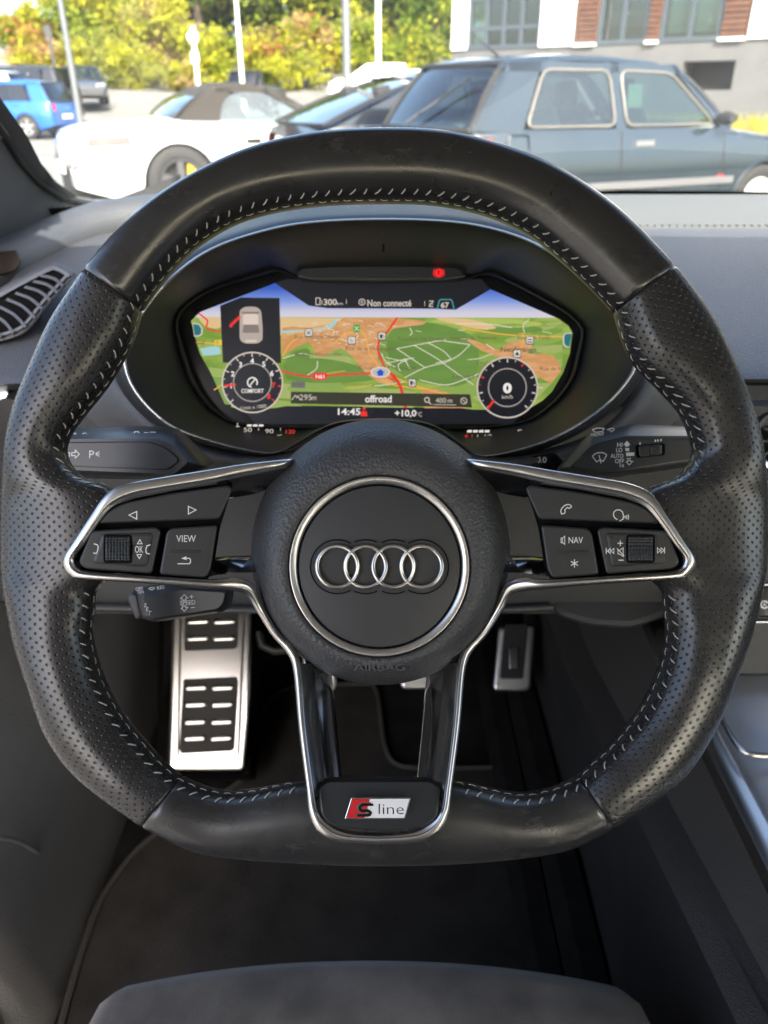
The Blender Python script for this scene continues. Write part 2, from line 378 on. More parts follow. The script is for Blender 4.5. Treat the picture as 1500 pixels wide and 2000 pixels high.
def rim_station(o, i, b):
    q = DW/FPX
    Po = Vector(((o[0]-750)*q, (1000-o[1])*q)); Pi = Vector(((i[0]-750)*q, (1000-i[1])*q)); b = b*.001
    n = (Po-Pi).normalized(); t = Vector((-n.y, n.x))
    ro, ri = Po.dot(n), Pi.dot(n); lat = Po.dot(t); a = (ro-ri)/2; rc = (ro+ri)/2
    lo, hi = .001, .08                    # the ellipse whose tangents from the lens hit both traced edges
    for _ in range(40):
        a = (lo+hi)/2
        so_ = math.sqrt(a*a+(b*ro/DW)**2); si_ = math.sqrt(a*a+(b*ri/DW)**2)
        if so_+si_ < ro-ri: lo = a
        else: hi = a
    rc = ro - so_
    return n, t, rc, lat, a, b
def rim_pt(st, ph, sc_=1.0, dz=0):
    n, t, rc, lat, a, b = st
    c, s = math.cos(ph), math.sin(ph); e = .86
    cc = math.copysign(abs(c)**e, c); ss = math.copysign(abs(s)**e, s)
    p = n*(rc + a*sc_*cc) + t*lat
    return WF(p.x, p.y, b*sc_*ss + dz)
RIMST = {}
def dense(pairs, n=12):
    flatp = [(*o, *i, b) for o, i, b in pairs]
    return [rim_station(p[:2], p[2:4], p[4]) for p in catmull(flatp, n)]
def rim_piece(key, name, material, label):
    sts = dense(RIM[key]); RIMST[key] = sts
    mb = MB(); rows = []; N = len(sts)
    # rounded seam ends: repeat the end stations, slightly shrunk
    seq = [(0, .86), (0, .955), (1, .99)] + [(k, 1.0) for k in range(2, N-2)] + [(N-2, .99), (N-1, .955), (N-1, .86)]
    arc = 0; us = []; prev = None; vs = []
    for k, s_ in seq:
        row = [rim_pt(sts[k], 2*math.pi*j/NS, s_) for j in range(NS)]
        mid = rim_pt(sts[k], math.pi/2)
        if prev is not None: arc += (mid-prev).length
        prev = mid; us.append(arc)
        g = 0; gl = [0]
        for j in range(1, NS+1): g += (row[j % NS]-row[j-1]).length; gl.append(g)
        vs.append([x - gl[NS//4] for x in gl])
        rows.append(row)
    rows = [r + [r[0]] for r in rows]
    mb.grid(rows, mat=material, uv=lambda i, j: (us[i], vs[i][j]))
    o = mb.build(name, None, wheel, angle=60)
    o['label'] = label
    return o
PIECES = {}
PIECES['top'] = rim_piece('top', 'rim_cover', LEA, 'smooth leather upper rim with light scuffs')
PIECES['right'] = rim_piece('right', 'grip', PERF, 'perforated leather grip on the right side')
PIECES['bottom'] = rim_piece('bottom', 'rim_cover', LEA, 'smooth leather flat bottom of the rim')
PIECES['left'] = rim_piece('left', 'grip', PERF, 'perforated leather grip on the left side')
core = MB(); allst = [s for k in ('top', 'right', 'bottom', 'left') for s in RIMST[k][:-1]]
core.grid([[rim_pt(s, 2*math.pi*j/12, .84) for j in range(12)] for s in allst], close_u=True, close_v=True, mat=GAP)
core.build('rim_core', None, wheel)
# stitches: one shared thread mesh, a slanted stitch and a lacing loop on the inner edge of every piece
sm = MB(); sm.tube([(0, -.0019, -.00035), (0, -.0014, .0002), (0, 0, .00045), (0, .0014, .0002), (0, .0019, -.00035)], [.00024, .00036, .0004, .00036, .00024], n=6)
so0 = sm.build('stitch', THREAD, wheel, local=True); stitch_me = so0.data; bpy.data.objects.remove(so0)
def put_stitch(parent, p0, p1, nrm, k=1.0):
    y = (p1-p0); ln = y.length; y.normalize(); z = (nrm - y*nrm.dot(y)).normalized(); x = y.cross(z)
    o = bpy.data.objects.new('stitch', stitch_me); COL.objects.link(o); o.parent = parent
    M3 = Matrix((x*k, y*(ln/.0038), z*k)).transposed().to_4x4(); M3.translation = (p0+p1)/2 - wloc(parent)
    o.matrix_local = M3
def stitches(key, step=.0060, skip=()):
    sts = RIMST[key]; pts = [rim_pt(s, math.pi*.95) for s in sts]; acc = step*.6
    i = 0; last = pts[0]
    for k in range(1, len(pts)):
        seg = (pts[k]-pts[k-1]).length
        if seg < 1e-7: continue
        while acc <= seg:
            f = acc/seg; acc += step
            p = pts[k-1].lerp(pts[k], f)
            rel = p-CAM; d = rel.dot(FW); v = 1000-FPX*rel.dot(UP)/d; u = 750+FPX*rel.dot(RT)/d
            if any(a <= u <= b and c <= v <= e for a, b, c, e in skip): continue
            A, B = sts[k-1], sts[k]
            mix = lambda ph, ff=f: rim_pt(A, ph, 1.012).lerp(rim_pt(B, ph, 1.012), ff)
            tang = (pts[k]-pts[k-1]).normalized()
            jit = random.uniform(-.0004, .0004)
            c0 = mix(math.pi*.83); c1 = mix(math.pi*.91)
            nn = (mix(math.pi*.87) - rim_pt(A, math.pi*.87, .5).lerp(rim_pt(B, math.pi*.87, .5), f)).normalized()
            mid = (c0+c1)/2; dirv = (c1-c0).normalized()
            ln = .0033
            put_stitch(PIECES[key], mid-dirv*ln/2+tang*(.0012+jit), mid+dirv*ln/2-tang*(.0012+jit), nn)
            q0 = mix(math.pi*.985); nq = (q0 - rim_pt(A, math.pi, .4).lerp(rim_pt(B, math.pi, .4), f)).normalized()
            put_stitch(PIECES[key], q0+tang*.0012, q0+tang*.0046+nq*.0002, nq, .62)
        acc -= seg
stitches('top'); stitches('bottom', skip=[(590, 893, 1400, 1700)])
stitches('left', skip=[(60, 700, 952, 1158)]); stitches('right', skip=[(700, 1460, 955, 1160)])
# ---- hub
def ellip(cx, cy, rx, ry, z, n=72): return [PX(cx+rx*math.cos(2*math.pi*i/n), cy-ry*math.sin(2*math.pi*i/n), DW-z) for i in range(n)]
prof = [(743,1078,214,220,-.062),(743,1078,236,242,-.048),(743.5,1078,249,256,-.034),(743.5,1078,253,260,-.022),(743.5,1078.5,251.5,258.5,-.013),(743.2,1080,246,252,-.005),(743,1083,236,242,.002),(742.5,1088,222,227,.0075),(742,1095,205,208,.0105),(741.5,1102,190,191,.0112),(741,1106,182,182,.0108),(741,1106.5,178,178,.0098),(741,1106.5,176,176,.006)]
pr = catmull(prof, 4)
mb = MB(); mb.grid([ellip(*p) for p in pr], close_v=True, mat=HUBP); mb.fan(ellip(*pr[0])[::-1], HUBP)
hub = mb.build('airbag_cover', None, wheel, angle=60)
mb = MB(); rg = [(177,.0095),(176.6,.0113),(175.2,.0121),(172,.0122),(166,.0118),(162,.0112),(160.6,.0104),(160,.008),(160,.006)]
mb.grid([ellip(741,1106.5,r,r,z,96) for r, z in rg], close_v=True, mat=SATIN); mb.build('trim_ring', None, hub, angle=50)
mb = MB(); rows = [ellip(741,1106.5,r,r,z,96) for r, z in [(159,.004),(158.5,.0085),(157,.0096),(130,.0102),(80,.0106),(30,.0108)]]
mb.grid(rows, close_v=True, mat=DISC); mb.fan(rows[-1], DISC); mb.build('centre_disc', None, hub, angle=50)
# emblem: recessed surround and four interlocking rings
FH = lambda z: (lambda u, v, h=0: PX(u, v, DW-z-h))
EX = [659, 714, 768.6, 823.4]; EY = 1107
mb = MB()
for i, x in enumerate(EX): mb.disc((x, EY), 53.5, FH(.01095+.00002*i), mat=GAP if False else DISC, n=48)
for i, x in enumerate(EX): mb.ring((x, EY), 52.5, 2.4, FH(.01115+.00003*i), mat=GAP, n=48, a0=(60 if i < 3 else -120), a1=(300 if i < 3 else 120)) if i in (0, 3) else [mb.ring((x, EY), 52.5, 2.4, FH(.01115+.00003*i), mat=GAP, n=16, a0=a, a1=a+50) for a in (65, 245)]
mb.build('emblem_recess', None, hub)
def torus(mb, cx, cy, rpx, wpx, z, lean=0, mat=None, n=64, m=10):
    rows = []
    for i in range(n):
        a = 2*math.pi*i/n; row = []
        for j in range(m):
            b = 2*math.pi*j/m
            rr = rpx + wpx/2*math.cos(b)
            row.append(PX(cx+rr*math.cos(a), cy-rr*math.sin(a), DW - z - .0013*math.sin(b) - lean*math.sin(2*a)))
        rows.append(row)
    mb.grid(rows, close_u=True, close_v=True, mat=mat)
for i, x in enumerate(EX):
    mb = MB(); torus(mb, x, EY, 39.8, 9.6, .0126, .0004 if i % 2 == 0 else -.0004, CHROME if False else SATIN); mb.build('emblem_ring', None, hub, angle=80)
mb = MB(); mb.text('AIRBAG', (741, 1303), 13, FH(.0098), mat=HUBP, wpx=100, thick=.0013, bold=.01); mb.build('embossed_lettering', None, hub, angle=30)
mb = MB()
for sx, x0 in ((1, 563), (-1, 918)):
    P = lambda a, b: (x0+sx*a, 1017+b)
    for ln in ([P(-10,-11), P(-4,-6), P(4,-6), P(10,-11)], [P(-10,11), P(-4,6), P(4,6), P(10,11)], [P(8,-4), P(4,-3), P(2,1), P(5,3), P(9,2), P(8,-4)], [P(-9,-2), P(-5,0), P(-2,0)]):
        mb.line(ln, 1.6, FH(.0082), mat=GAP)
mb.build('horn_symbol', None, hub)
# ---- spoke trim (satin metal frame), left half then mirrored about x = 740.5
MIR = lambda p: (1481-p[0], p[1])
T = [((590,891),(590,906),-.03),((566,896),(566,912),.000),((480,906),(472,932),.006),((407,918),(415,945),.009),((315,933),(335,958),.0125),((247,946),(266,971),.015),((205,968),(222,990),.0165),((177,1007),(196,1018),.0172),((147,1053),(165,1063),.0175),((126,1086),(146,1088),.0175),((124,1106),(147,1103),.0175),((136,1123),(156,1111),.017),((162,1131),(180,1117),.0168),((284,1139),(298,1125),.014),((407,1149),(410,1131),.0095),((452,1153),(462,1128),.006),((482,1162),(496,1142),.002),((500,1192),(514,1182),-.002),((530,1240),(543,1231),-.004),((560,1275),(575,1265),-.004),((573,1312),(589,1304),-.002),((583,1420),(598,1416),.006),((598,1540),(613,1536),.0135),((605,1592),(622,1584),.0165),((624,1627),(642,1610),.0175),((662,1645),(676,1626),.0178),((741,1649),(741,1631),.0178)]
def frame_rows(T, sub=5, dep=.007, wob=.0012):
    D5 = catmull([(*o, *i, z) for o, i, z in T], sub); rows = []
    for ox, oy, ix, iy, z in D5:
        M = lambda t, h: PX(ox+(ix-ox)*t, oy+(iy-oy)*t, DW-z-h)
        rows.append([M(-.02, -dep), M(-.02, -.0008), M(.04, 0.0), M(.16, .0007), M(.34, .0010), M(.52, .0010), M(.62, .0008), M(.70, .0001), M(.86, -.0004), M(.97, -.0010), M(1.0, -.0016), M(1.0, -dep)])
    return rows
mb = MB(); rows = frame_rows(T); rowsR = frame_rows([(MIR(o), MIR(i), z) for o, i, z in T])
mb.grid(rows, mat=SATIN); mb.grid(rowsR[::-1], mat=SATIN)
tr = mb.build('spoke_trim', None, wheel, angle=34); tr['label'] = 'satin silver trim outlining both button pods and the lower spoke'
# upper arm: dark polished underside between trim and hub; inner bevels and dark legs of the lower spoke
def ribbon(name, A, material, mirror=True, sub=5):
    for k in ((0, 1) if mirror else (0,)):
        D5 = catmull([tuple(c for p in row for c in p) for row in A], sub)
        nP = len(A[0]); mb = MB()
        rows = [[PX(1481-q[3*i] if k else q[3*i], q[3*i+1], DW-q[3*i+2]) for i in range(nP)] for q in D5]
        mb.grid(rows, mat=material); mb.build(name, None, wheel, angle=50)
ribbon('spoke_bevel', [[(586,1296,-.004),(604,1296,-.009),(616,1300,-.018)],[(598,1416,.005),(618,1420,-.002),(630,1420,-.014)],[(613,1536,.0125),(632,1534,.006),(640,1532,-.004)],[(617,1558,.014),(634,1552,.008),(642,1548,-.002)]], LEGM)
ribbon('spoke_leg', [[(596,1290,-.012),(622,1296,-.018),(640,1318,-.020),(648,1318,-.045)],[(612,1416,-.004),(630,1416,-.012),(650,1420,-.016),(658,1420,-.04)],[(632,1530,.004),(642,1530,-.004),(662,1528,-.008),(668,1526,-.03)],[(636,1552,.004),(646,1552,-.004),(664,1546,-.008),(670,1546,-.03)]], DARKCH)
ribbon('spoke_arm', [[(560,908,-.001),(560,925,-.006),(545,950,-.02)],[(500,918,.003),(500,945,-.004),(495,965,-.022)],[(452,928,.006),(448,962,-.002),(450,975,-.024)],[(425,938,.007),(420,985,-.003),(420,1000,-.026)]], DARKCH)
ribbon('spoke_arm', [[(400,1128,.008),(400,1105,.002),(400,1090,-.012)],[(450,1120,.004),(450,1096,-.002),(450,1086,-.016)],[(500,1118,-.002),(500,1094,-.010),(500,1085,-.024)]], DARKCH)
# ---- lower spoke panel and badge
MB1 = lambda u, v, h=0: PX(u, v, DW - (.0155 if v > 1560 else .0155-.00028*(1560-v)) - h)
mb = MB(); pan = rounded([(622,1538),(640,1524),(842,1524),(860,1538),(855,1592),(838,1614),(741,1624),(644,1614),(627,1592)], [8,6,6,8,10,14,40,14,10], 4)
mb.extrude(pan, MB1, -.008, .0014, .0008, 2, PIANO if False else BTN, bevpx=4); panel = mb.build('spoke_panel', None, wheel)
BM = lambda u, v, h=0: PX(u, v, DW-.0172-h)
mb = MB(); par = [(686,1558),(803,1558),(791,1600),(673,1600)]
mb.extrude(rounded(par, 2, 2), BM, -.001, .0006, .0003, 2, CHROME, bevpx=1.2)
mb.poly([(689,1560.5),(722,1560.5),(711,1597.5),(677,1597.5)], BM, .00066, RED)
mb.poly([(723,1560.5),(800,1560.5),(789,1597.5),(712,1597.5)], BM, .00066, WHITE)
sp = [(727,1571),(706,1571),(701,1575),(701,1580),(705,1583),(719,1583),(722,1586),(721,1590),(717,1592),(696,1592)]
mb.line([(a-2, b-.5) for a, b in sp], 6, BM, .0008, CHROME); mb.line([(a+2, b+1) for a, b in sp], 4.6, BM, .00105, PIANO)
mb.text('line', (764, 1580), 20, BM, .0007, PIANO, ref='l', wpx=49, bold=-.012); bd = mb.build('badge', None, panel, smooth=False); bd['label'] = 'red and white parallelogram badge reading S line'
# ---- button pods
def zsp(u):                              # height of the pod face along the spoke
    x = min(abs(u-123), abs(1358-u)); return .0176 - x*.0000335
def pod(left):
    m_ = (lambda p: p) if left else MIR
    def PM(off):
        def f(u, v, h=0):
            uu = u if left else 1481-u
            return PX(uu, v, DW - zsp(uu) - off - h)
        return f
    mb = MB(); mb.extrude(rounded([(456,944),(440,943),(350,956),(262,973),(222,988),(196,1016),(164,1064),(146,1089),(147,1104),(158,1113),(298,1126),(404,1134),(416,1116),(430,1030)], 6, 3), PM(-.0045), -.012, 0, mat=GAP)
    mb.build('pod_base', None, wheel)
    ub = mbuild_btn([(446,948),(455,955),(429,1014),(191,1023),(214,996),(244,981),(340,962)], [9,8,8,10,12,20,30], PM(0), 'button', left)
    rb = mbuild_btn([(179,1036),(306,1029),(315,1037),(297,1121),(166,1111),(153,1099)], [8,8,8,8,10,12], PM(0), 'button', left)
    # recessed dish round the roller
    vb = mbuild_btn([(335,1031),(425,1025),(412,1113),(402,1129),(311,1122),(325,1040)], [12,8,8,8,8,8], PM(0), 'button', left)
    mb = MB(); mb.extrude(rounded([(199,1042),(300,1040),(288,1108),(178,1100)], [8,10,12,12], 4), PM(0), .0008, .0017, .0008, 2, BTN, bevpx=7); mb.build('raised_face', None, rb)
    rx, ry, rw, rh = 230, 1072, 24, 25
    mb = MB(); mb.extrude(rounded([(rx-rw-4,ry-rh-3),(rx+rw+4,ry-rh-3),(rx+rw+4,ry+rh+3),(rx-rw-4,ry+rh+3)], 7, 3), PM(0), .0012, .00185, mat=GAP); mb.build('roller_slot', None, rb)
    mb = MB(); nx, ny = 16, 20; rows = []
    for j in range(ny+1):
        a = (j/ny-.5)*math.pi*.92; row = []
        for i in range(nx+1):
            hh = .0008*((i % 2) and (j % 2)) + .0032*math.cos(a)
            row.append(PM(0)(rx-rw+2*rw*i/nx, ry+rh*math.sin(a)/math.sin(math.pi*.46), hh+.0004))
        rows.append(row)
    mb.grid(rows, mat=RUBBER if False else BTN); mb.build('thumb_roller', None, rb, angle=20)
    mb = MB(); mb.extrude(rounded([(331,1075),(392,1075),(392,1080),(331,1080)], 2.4, 3), PM(0), .0008, .0014, .0003, 1, BTN, bevpx=1); mb.build('divider_ridge', None, vb)
    return ub, rb, vb, PM
def mbuild_btn(poly, r, M, name, left):
    mb = MB(); mb.extrude(rounded(poly, r, 4), M, -.006, .001, .0011, 3, BTN, bevpx=4)
    return mb.build(name, None, wheel, angle=50)
def icons(parent, fn, name='symbol'):
    mb = MB(); fn(mb); return mb.build(name, PRINT, parent, smooth=False)
ub, rb, vb, PM = pod(True)
h1 = .00112; h2 = .00182
icons(ub, lambda m: (m.line([(252,1006),(267,999),(267,1014)], 1.9, PM(0), h1, closed=True), m.line([(383,996),(368,989),(368,1004)], 1.9, PM(0), h1, closed=True)))
icons(rb, lambda m: (m.line([(183,1062),(190,1064),(192,1068),(190,1078),(188,1081),(182,1080)], 1.9, PM(0), h2), m.line([(294,1064),(287,1066),(285,1072),(285,1078),(287,1081),(293,1082)], 1.9, PM(0), h2),
    m.line([(273,1054),(268.5,1062),(277.5,1062)], 1.6, PM(0), h2, closed=True), m.line([(272,1091),(267.5,1083),(276.5,1083)], 1.6, PM(0), h2, closed=True), m.text('OK', (271.5,1073), 13, PM(0), h2, wpx=16, bold=.004)))
icons(vb, lambda m: (m.text('VIEW', (363.5,1052), 13, PM(0), h1, wpx=38), m.line([(347,1101),(370,1101),(372,1098),(372,1093),(370,1090.5),(356,1090.5)], 2, PM(0), h1), m.poly([(364,1086.5),(364,1094),(354,1090.5)], PM(0), h1)))
ub, rb, vb, PM = pod(False)
Q = lambda L: [(1481-a, b) for a, b in L]
def ic_r1(m):
    m.line(Q([(1097,1004),(1095,999),(1097,993),(1103,987),(1110,985),(1115,987),(1116,990),(1112,993),(1108,991),(1103,996),(1104,1000),(1102,1003)]), 1.8, PM(0), h1, closed=True)
    m.line(Q([(1206,1015),(1201,1012),(1198,1006),(1199,1000),(1204,996),(1211,996),(1216,1000),(1217,1005),(1219,1009),(1217,1010),(1217,1014),(1213,1016),(1210,1018)]), 1.8, PM(0), h1)
    for k in range(3): m.ring((1481-1215, 1010), 6+3.3*k, 1.5, PM(0), h1, a0=180-24, a1=180+24, n=8)
icons(ub, ic_r1)
class FlipM:                              # text must not be mirrored on the mirrored pod
    pass
def TX(m, t, c, hpx, h, **k):
    m.text(t, c, hpx, lambda u, v, hh=0: PX(u, v, DW - zsp(u) - hh), h, **k)
def ic_r2(m):
    for x in (1187, 1192): m.line(Q([(x-3+3,1071),(x-3+3,1081),(x-9+5,1076)]), 1.5, PM(0), h2, closed=True) if x == 1192 else None
    m.line(Q([(1184,1070),(1184,1082)]), 1.7, PM(0), h2)
    m.line(Q([(1192,1071),(1192,1081),(1186,1076)]), 1.5, PM(0), h2, closed=True); m.line(Q([(1199,1071),(1199,1081),(1193,1076)]), 1.5, PM(0), h2, closed=True)
    m.line(Q([(1298,1069),(1298,1081)]), 1.7, PM(0), h2)
    m.line(Q([(1284,1070),(1284,1080),(1290,1075)]), 1.5, PM(0), h2, closed=True); m.line(Q([(1291,1070),(1291,1080),(1297,1075)]), 1.5, PM(0), h2, closed=True)
    m.line(Q([(1206,1061),(1217,1061)]), 1.7, PM(0), h2); m.line(Q([(1211.5,1055.5),(1211.5,1066.5)]), 1.7, PM(0), h2+.00002); m.line(Q([(1208,1094),(1218,1094)]), 1.7, PM(0), h2)
    m.line(Q([(1207,1075),(1210,1075),(1217,1070),(1217,1087),(1210,1082),(1207,1082)]), 1.5, PM(0), h2, closed=True); m.line(Q([(1205,1071),(1219,1086)]), 1.7, PM(0), h2+.00002)
icons(rb, ic_r2)
def ic_r3(m):
    TX(m, 'NAV', (1124.5,1055), 12, h1, wpx=28, bold=.004)
    m.line(Q([(1096,1051),(1099,1051),(1103,1047),(1103,1063),(1099,1060),(1096,1060)]), 1.6, PM(0), h1, closed=True); m.line(Q([(1099,1051),(1099,1060)]), 1.2, PM(0), h1+.00002)
    for a in (90, 150, 210): m.line(Q([(1122-8*math.cos(R(a)), 1100.5-8*math.sin(R(a))), (1122+8*math.cos(R(a)), 1100.5+8*math.sin(R(a)))]), 1.9, PM(0), h1+.00001*a/60)
icons(vb, ic_r3)
# ================================================================== CABIN STRUCTURE
def sheet(mb, rows, material, th=None): mb.grid(rows, mat=material)
# floor and toe board
mb = MB(); xs = [-.47 + i*.15 for i in range(12)]
prof_f = [(-1.3,.25),(-.2,.25),(.3,.25),(.8,.25),(1.02,.255),(1.10,.29),(1.22,.42),(1.30,.60),(1.30,.95)]
mb.grid([[(x, y, z) for x in xs] for y, z in prof_f], mat=CARPET)
tag(mb.build('cabin_floor', None), kind='structure')
# roof with headliner, windscreen header
mb = MB()
def roofpt(x, t):
    y = .52 + (-1.05-.52)*t; z = 1.285 + .05*math.sin(math.pi*min(1, t*1.2)) - .05*((x-.34)/.72)**2
    return (x, y, z)
rx_ = [-.34, -.2, 0, .2, .4, .6, .8, .95, 1.02]
top = [[roofpt(x, t/6) for x in rx_] for t in range(7)]
mb.grid(top, mat=LINER); mb.grid([[(x, y, z+.03) for x, y, z in r] for r in top], mat=RUBBER)
tag(mb.build('cabin_roof', None), kind='structure')
# rear bulkhead below the rear window and the passenger side wall
mb = MB(); mb.grid([[(x, -1.32, z) for x in (-.47, 0, .5, 1.15)] for z in (.25, .6, .90)], mat=CARPET)
mb.grid([[(x, y, z) for x in (-.47, 0, .5, 1.15)] for y, z in ((-1.32,.90), (-1.0,.88), (-.95,.5), (-.9,.25))], mat=LINER)
tag(mb.build('rear_bulkhead', None), kind='structure')
# ---- windscreen: glass, printed band, header
ws = thing('windscreen', 'curved windscreen glass with dotted black band over the dashboard', 'windscreen', (.34, 1.1, 1.0))
def ws_base(x):
    t = (x-.34)/.76
    return Vector((x, 1.165 - .165*abs(t)**2.2, 1.005 - .004*abs(t)))
def ws_top(x): return Vector((.34+(x-.34)*.91, .52, 1.288 - .05*((x-.34)/.78)**2))
def ws_pt(x, t):
    a, b = ws_base(x), ws_top(x); p = a.lerp(b, t); p.z += .012*math.sin(math.pi*t); p.y += .012*math.sin(math.pi*t); return p
wx = [-.42 + 1.52*i/24 for i in range(25)]
mb = MB(); mb.grid([[ws_pt(x, -.03+1.06*j/10) for x in wx] for j in range(11)], mat=WS); mb.build('windscreen_glass', None, ws)
mb = MB(); mb.grid([[ws_pt(x, t)+Vector((0, -.004, -.003)) for x in wx] for t in (-.03, .004, .012)], mat=RUBBER)
mb.grid([[ws_pt(x, t)+Vector((0, -.004, -.003)) for x in wx] for t in (.93, 1.03)], mat=RUBBER); mb.build('printed_band', None, ws)
mb = MB()
for i in range(240):
    x = -.41+1.5*i/240
    p = ws_pt(x, .017)+Vector((0, -.004, -.003)); q = ws_pt(x, .0205)+Vector((0, -.004, -.003))
    mb.add([p+Vector((-.0015,0,0)), p+Vector((.0015,0,0)), q+Vector((.0015,0,0)), q+Vector((-.0015,0,0))], [(0,1,2,3)], RUBBER)
tag(mb.build('dot_edge', None, ws, recalc=False, smooth=False), kind='stuff')
# ---- windscreen pillar on the driver's side
pl = thing('windscreen_pillar', 'dark cloth covered windscreen pillar at left of the dashboard', 'pillar', PY(60, 420, .95))
rows = []
inner = [PY(330, 404, 1.12), PY(250, 403, 1.09), PY(170, 399, 1.06), PY(115, 386, 1.02), PY(70, 357, .95), PY(34, 318, .87), PY(0, 264, .77), Vector((-.345, .64, 1.19)), Vector((-.325, .50, 1.285))]
for i, p in enumerate(inner):
    r = []
    for k, (dx, dy, dz) in enumerate(((.012, .03, -.002), (0, .0, 0), (-.03, -.012, .004), (-.075, -.012, .004), (-.10, .02, 0))): r.append(p + Vector((dx, dy, dz-(.02 if i == 0 else 0))))
    rows.append(r)
mb = MB(); mb.grid(rows, mat=PILLAR); mb.build('pillar_cover', None, pl, angle=60)
mb = MB(); mb.grid([[p+Vector(o) for p in inner[:7]] for o in ((.0, .004, -.001), (-.015, -.02, -.03), (-.04, -.05, -.07), (-.08, -.08, -.13))], mat=PILLAR); mb.build('pillar_foot', None, pl, angle=60)
mb = MB(); mb.tube([r[1]+Vector((.002, .004, 0)) for r in rows], .004, mat=RUBBER); mb.build('pillar_edge', None, pl)
# passenger side pillar (outside the frame, closes the shell)
mb = MB(); mb.tube([(1.10, 1.03, 1.0), (1.07, .9, 1.09), (1.03, .5, 1.285)], .04, mat=PILLAR); tag(mb.build('passenger_pillar', None), kind='structure')
# ---- kick panel at the driver's left; the door itself stands open behind it, outside the frame
door = thing('kick_panel', 'dark grey footwell side panel with curved seam at lower left', 'side panel', (-.38, .6, .25))
def dpt(y, z):
    x = -.352 - .075*min(1, max(0, (z-.25)/.5))**.8 - .05*max(0, (y-.8))
    return Vector((x, y, z))
ys_ = [.40+.9*i/20 for i in range(21)]; zs = [.22+.73*i/24 for i in range(25)]
mb = MB(); mb.grid([[dpt(y, z)+Vector((-.05*(i == 0), .0, 0)) for i, y in enumerate(ys_)] for z in zs], mat=DOORM); mb.build('panel', None, door, angle=60)
mb = MB(); mb.tube([dpt(.40, z)+Vector((-.05, 0, 0)) for z in zs], .012, mat=RUBBER); mb.build('door_seal', None, door)
mb = MB(); mb.grid([[Vector((x, y, z)) for y in (-.8, -.2, .2, .45)] for x, z in ((-.375, .24), (-.38, .33), (-.40, .35), (-.50, .34), (-.55, .25))], mat=DOORM); mb.build('sill_cover', None, door, angle=40)
seam = [(-60,1628),(0,1636),(35,1643),(65,1660),(95,1688),(118,1720)]
mb = MB(); mb.tube([PXX(u, v, -.381) for u, v in catmull(seam, 5)], .0026, mat=DOORM); mb.build('panel_seam', None, door)
mb = MB(); mb.extrude(rounded([(-60,752),(16,757),(20,768),(14,782),(-60,786)], 5, 3), lambda u, v, h=0: PX(u, v, .66-h), 0, .008, .003, 2, CHROME, bevpx=5); mb.build('lamp_switch', None, dash0) if False else mb.build('light_switch', None, door)
# passenger side wall with its glass
mb = MB(); mb.grid([[Vector((1.06, y, z)) for y in (-1.3, -.3, .6, 1.3)] for z in (.22, .6, .95)], mat=DOORM); tag(mb.build('passenger_side_wall', None), kind='structure')
mb = MB(); mb.grid([[Vector((1.12-.12*t, y, .94+.34*t)) for y in (-.8, -.3, .3, .75)] for t in (0, .5, 1)], mat=WG); tag(mb.build('passenger_side_window', None), kind='structure')
# rear quarter posts and rear window
mb = MB()
for x0, x1 in ((-.47, -.34), (1.12, 1.0)):
    mb.grid([[Vector((x0+(x1-x0)*t, y, .9+.4*t)) for y in (-1.32+.27*t, -.8)] for t in (0, .5, 1)], mat=LINER)
tag(mb.build('rear_quarter_post', None), kind='structure')
mb = MB(); mb.grid([[Vector((x, -1.32+.27*t, .9+.38*t)) for x in (-.45, .34, 1.1)] for t in (0, .5, 1)], mat=WG); tag(mb.build('cabin_rear_window', None), kind='structure')
# own bonnet beyond the windscreen
mb = MB(); mb.grid([[Vector((x, 1.17+1.05*t-.16*abs((x-.34)/.8)**2, .985-.24*t**1.6-.05*((x-.34)/.8)**2)) for x in [-.42+1.52*i/10 for i in range(11)]] for t in [k/8 for k in range(9)]], mat=PIANO)
mb.grid([[Vector((x, 1.17+1.05-.16*abs((x-.34)/.8)**2+dy, .985-.24-.05*((x-.34)/.8)**2+dz)) for x in [-.42+1.52*i/10 for i in range(11)]] for dy, dz in ((0, 0), (.10, -.06), (.14, -.25), (.10, -.55))], mat=PIANO)
for xx in (-.56, 1.24): mb.grid([[Vector((xx+(.05 if xx < 0 else -.05)*(z > .8), y, z)) for y in (.6, 1.2, 1.7, 2.1)] for z in (.2, .5, .75, .95)], mat=PIANO)
tag(mb.build('car_bonnet', None), kind='structure')

# ================================================================== DASHBOARD
dash = thing('dashboard', 'dark soft plastic dashboard with a slatted air vent left of the wheel', 'dashboard', (.3, .8, .9))
dv = [(378,1.10),(392,1.06),(415,1.02),(440,.98),(448,.962),(465,.93),(520,.84),(600,.74),(660,.675),(700,.64),(728,.617),(740,.610),(746,.616),(752,.63)]
mb = MB(); dxs = [-.385+.06*i for i in range(25)]
def drow(v, y):
    z = PY(750, v, y).z
    return lambda x: Vector((x, y - .10*max(0, (-x-.16))**1 * (1 if y > .9 else .3), z - .018*max(0, abs(x-.34)-.5)))
DR = [drow(v, y) for v, y in dv]
mb.grid([[f(x) for x in dxs] for f in DR[4:]], mat=SOFT); mb.build('dash_top', None, dash, angle=60)
mb = MB(); mb.grid([[f(x)-Vector((0, 0, .001)) for x in dxs] for f in DR[:5]], mat=SOFTL); mb.build('rear_panel', None, dash, angle=60)
mb = MB()
for i in range(150):
    x = -.3+i*.009; p = DR[3](x)
    mb.box((p.x-.0032, p.y-.003, p.z-.002), (p.x+.0032, p.y+.003, p.z+.0007), SOFTL)
tag(mb.build('defrost_grille', None, dash), kind='stuff')
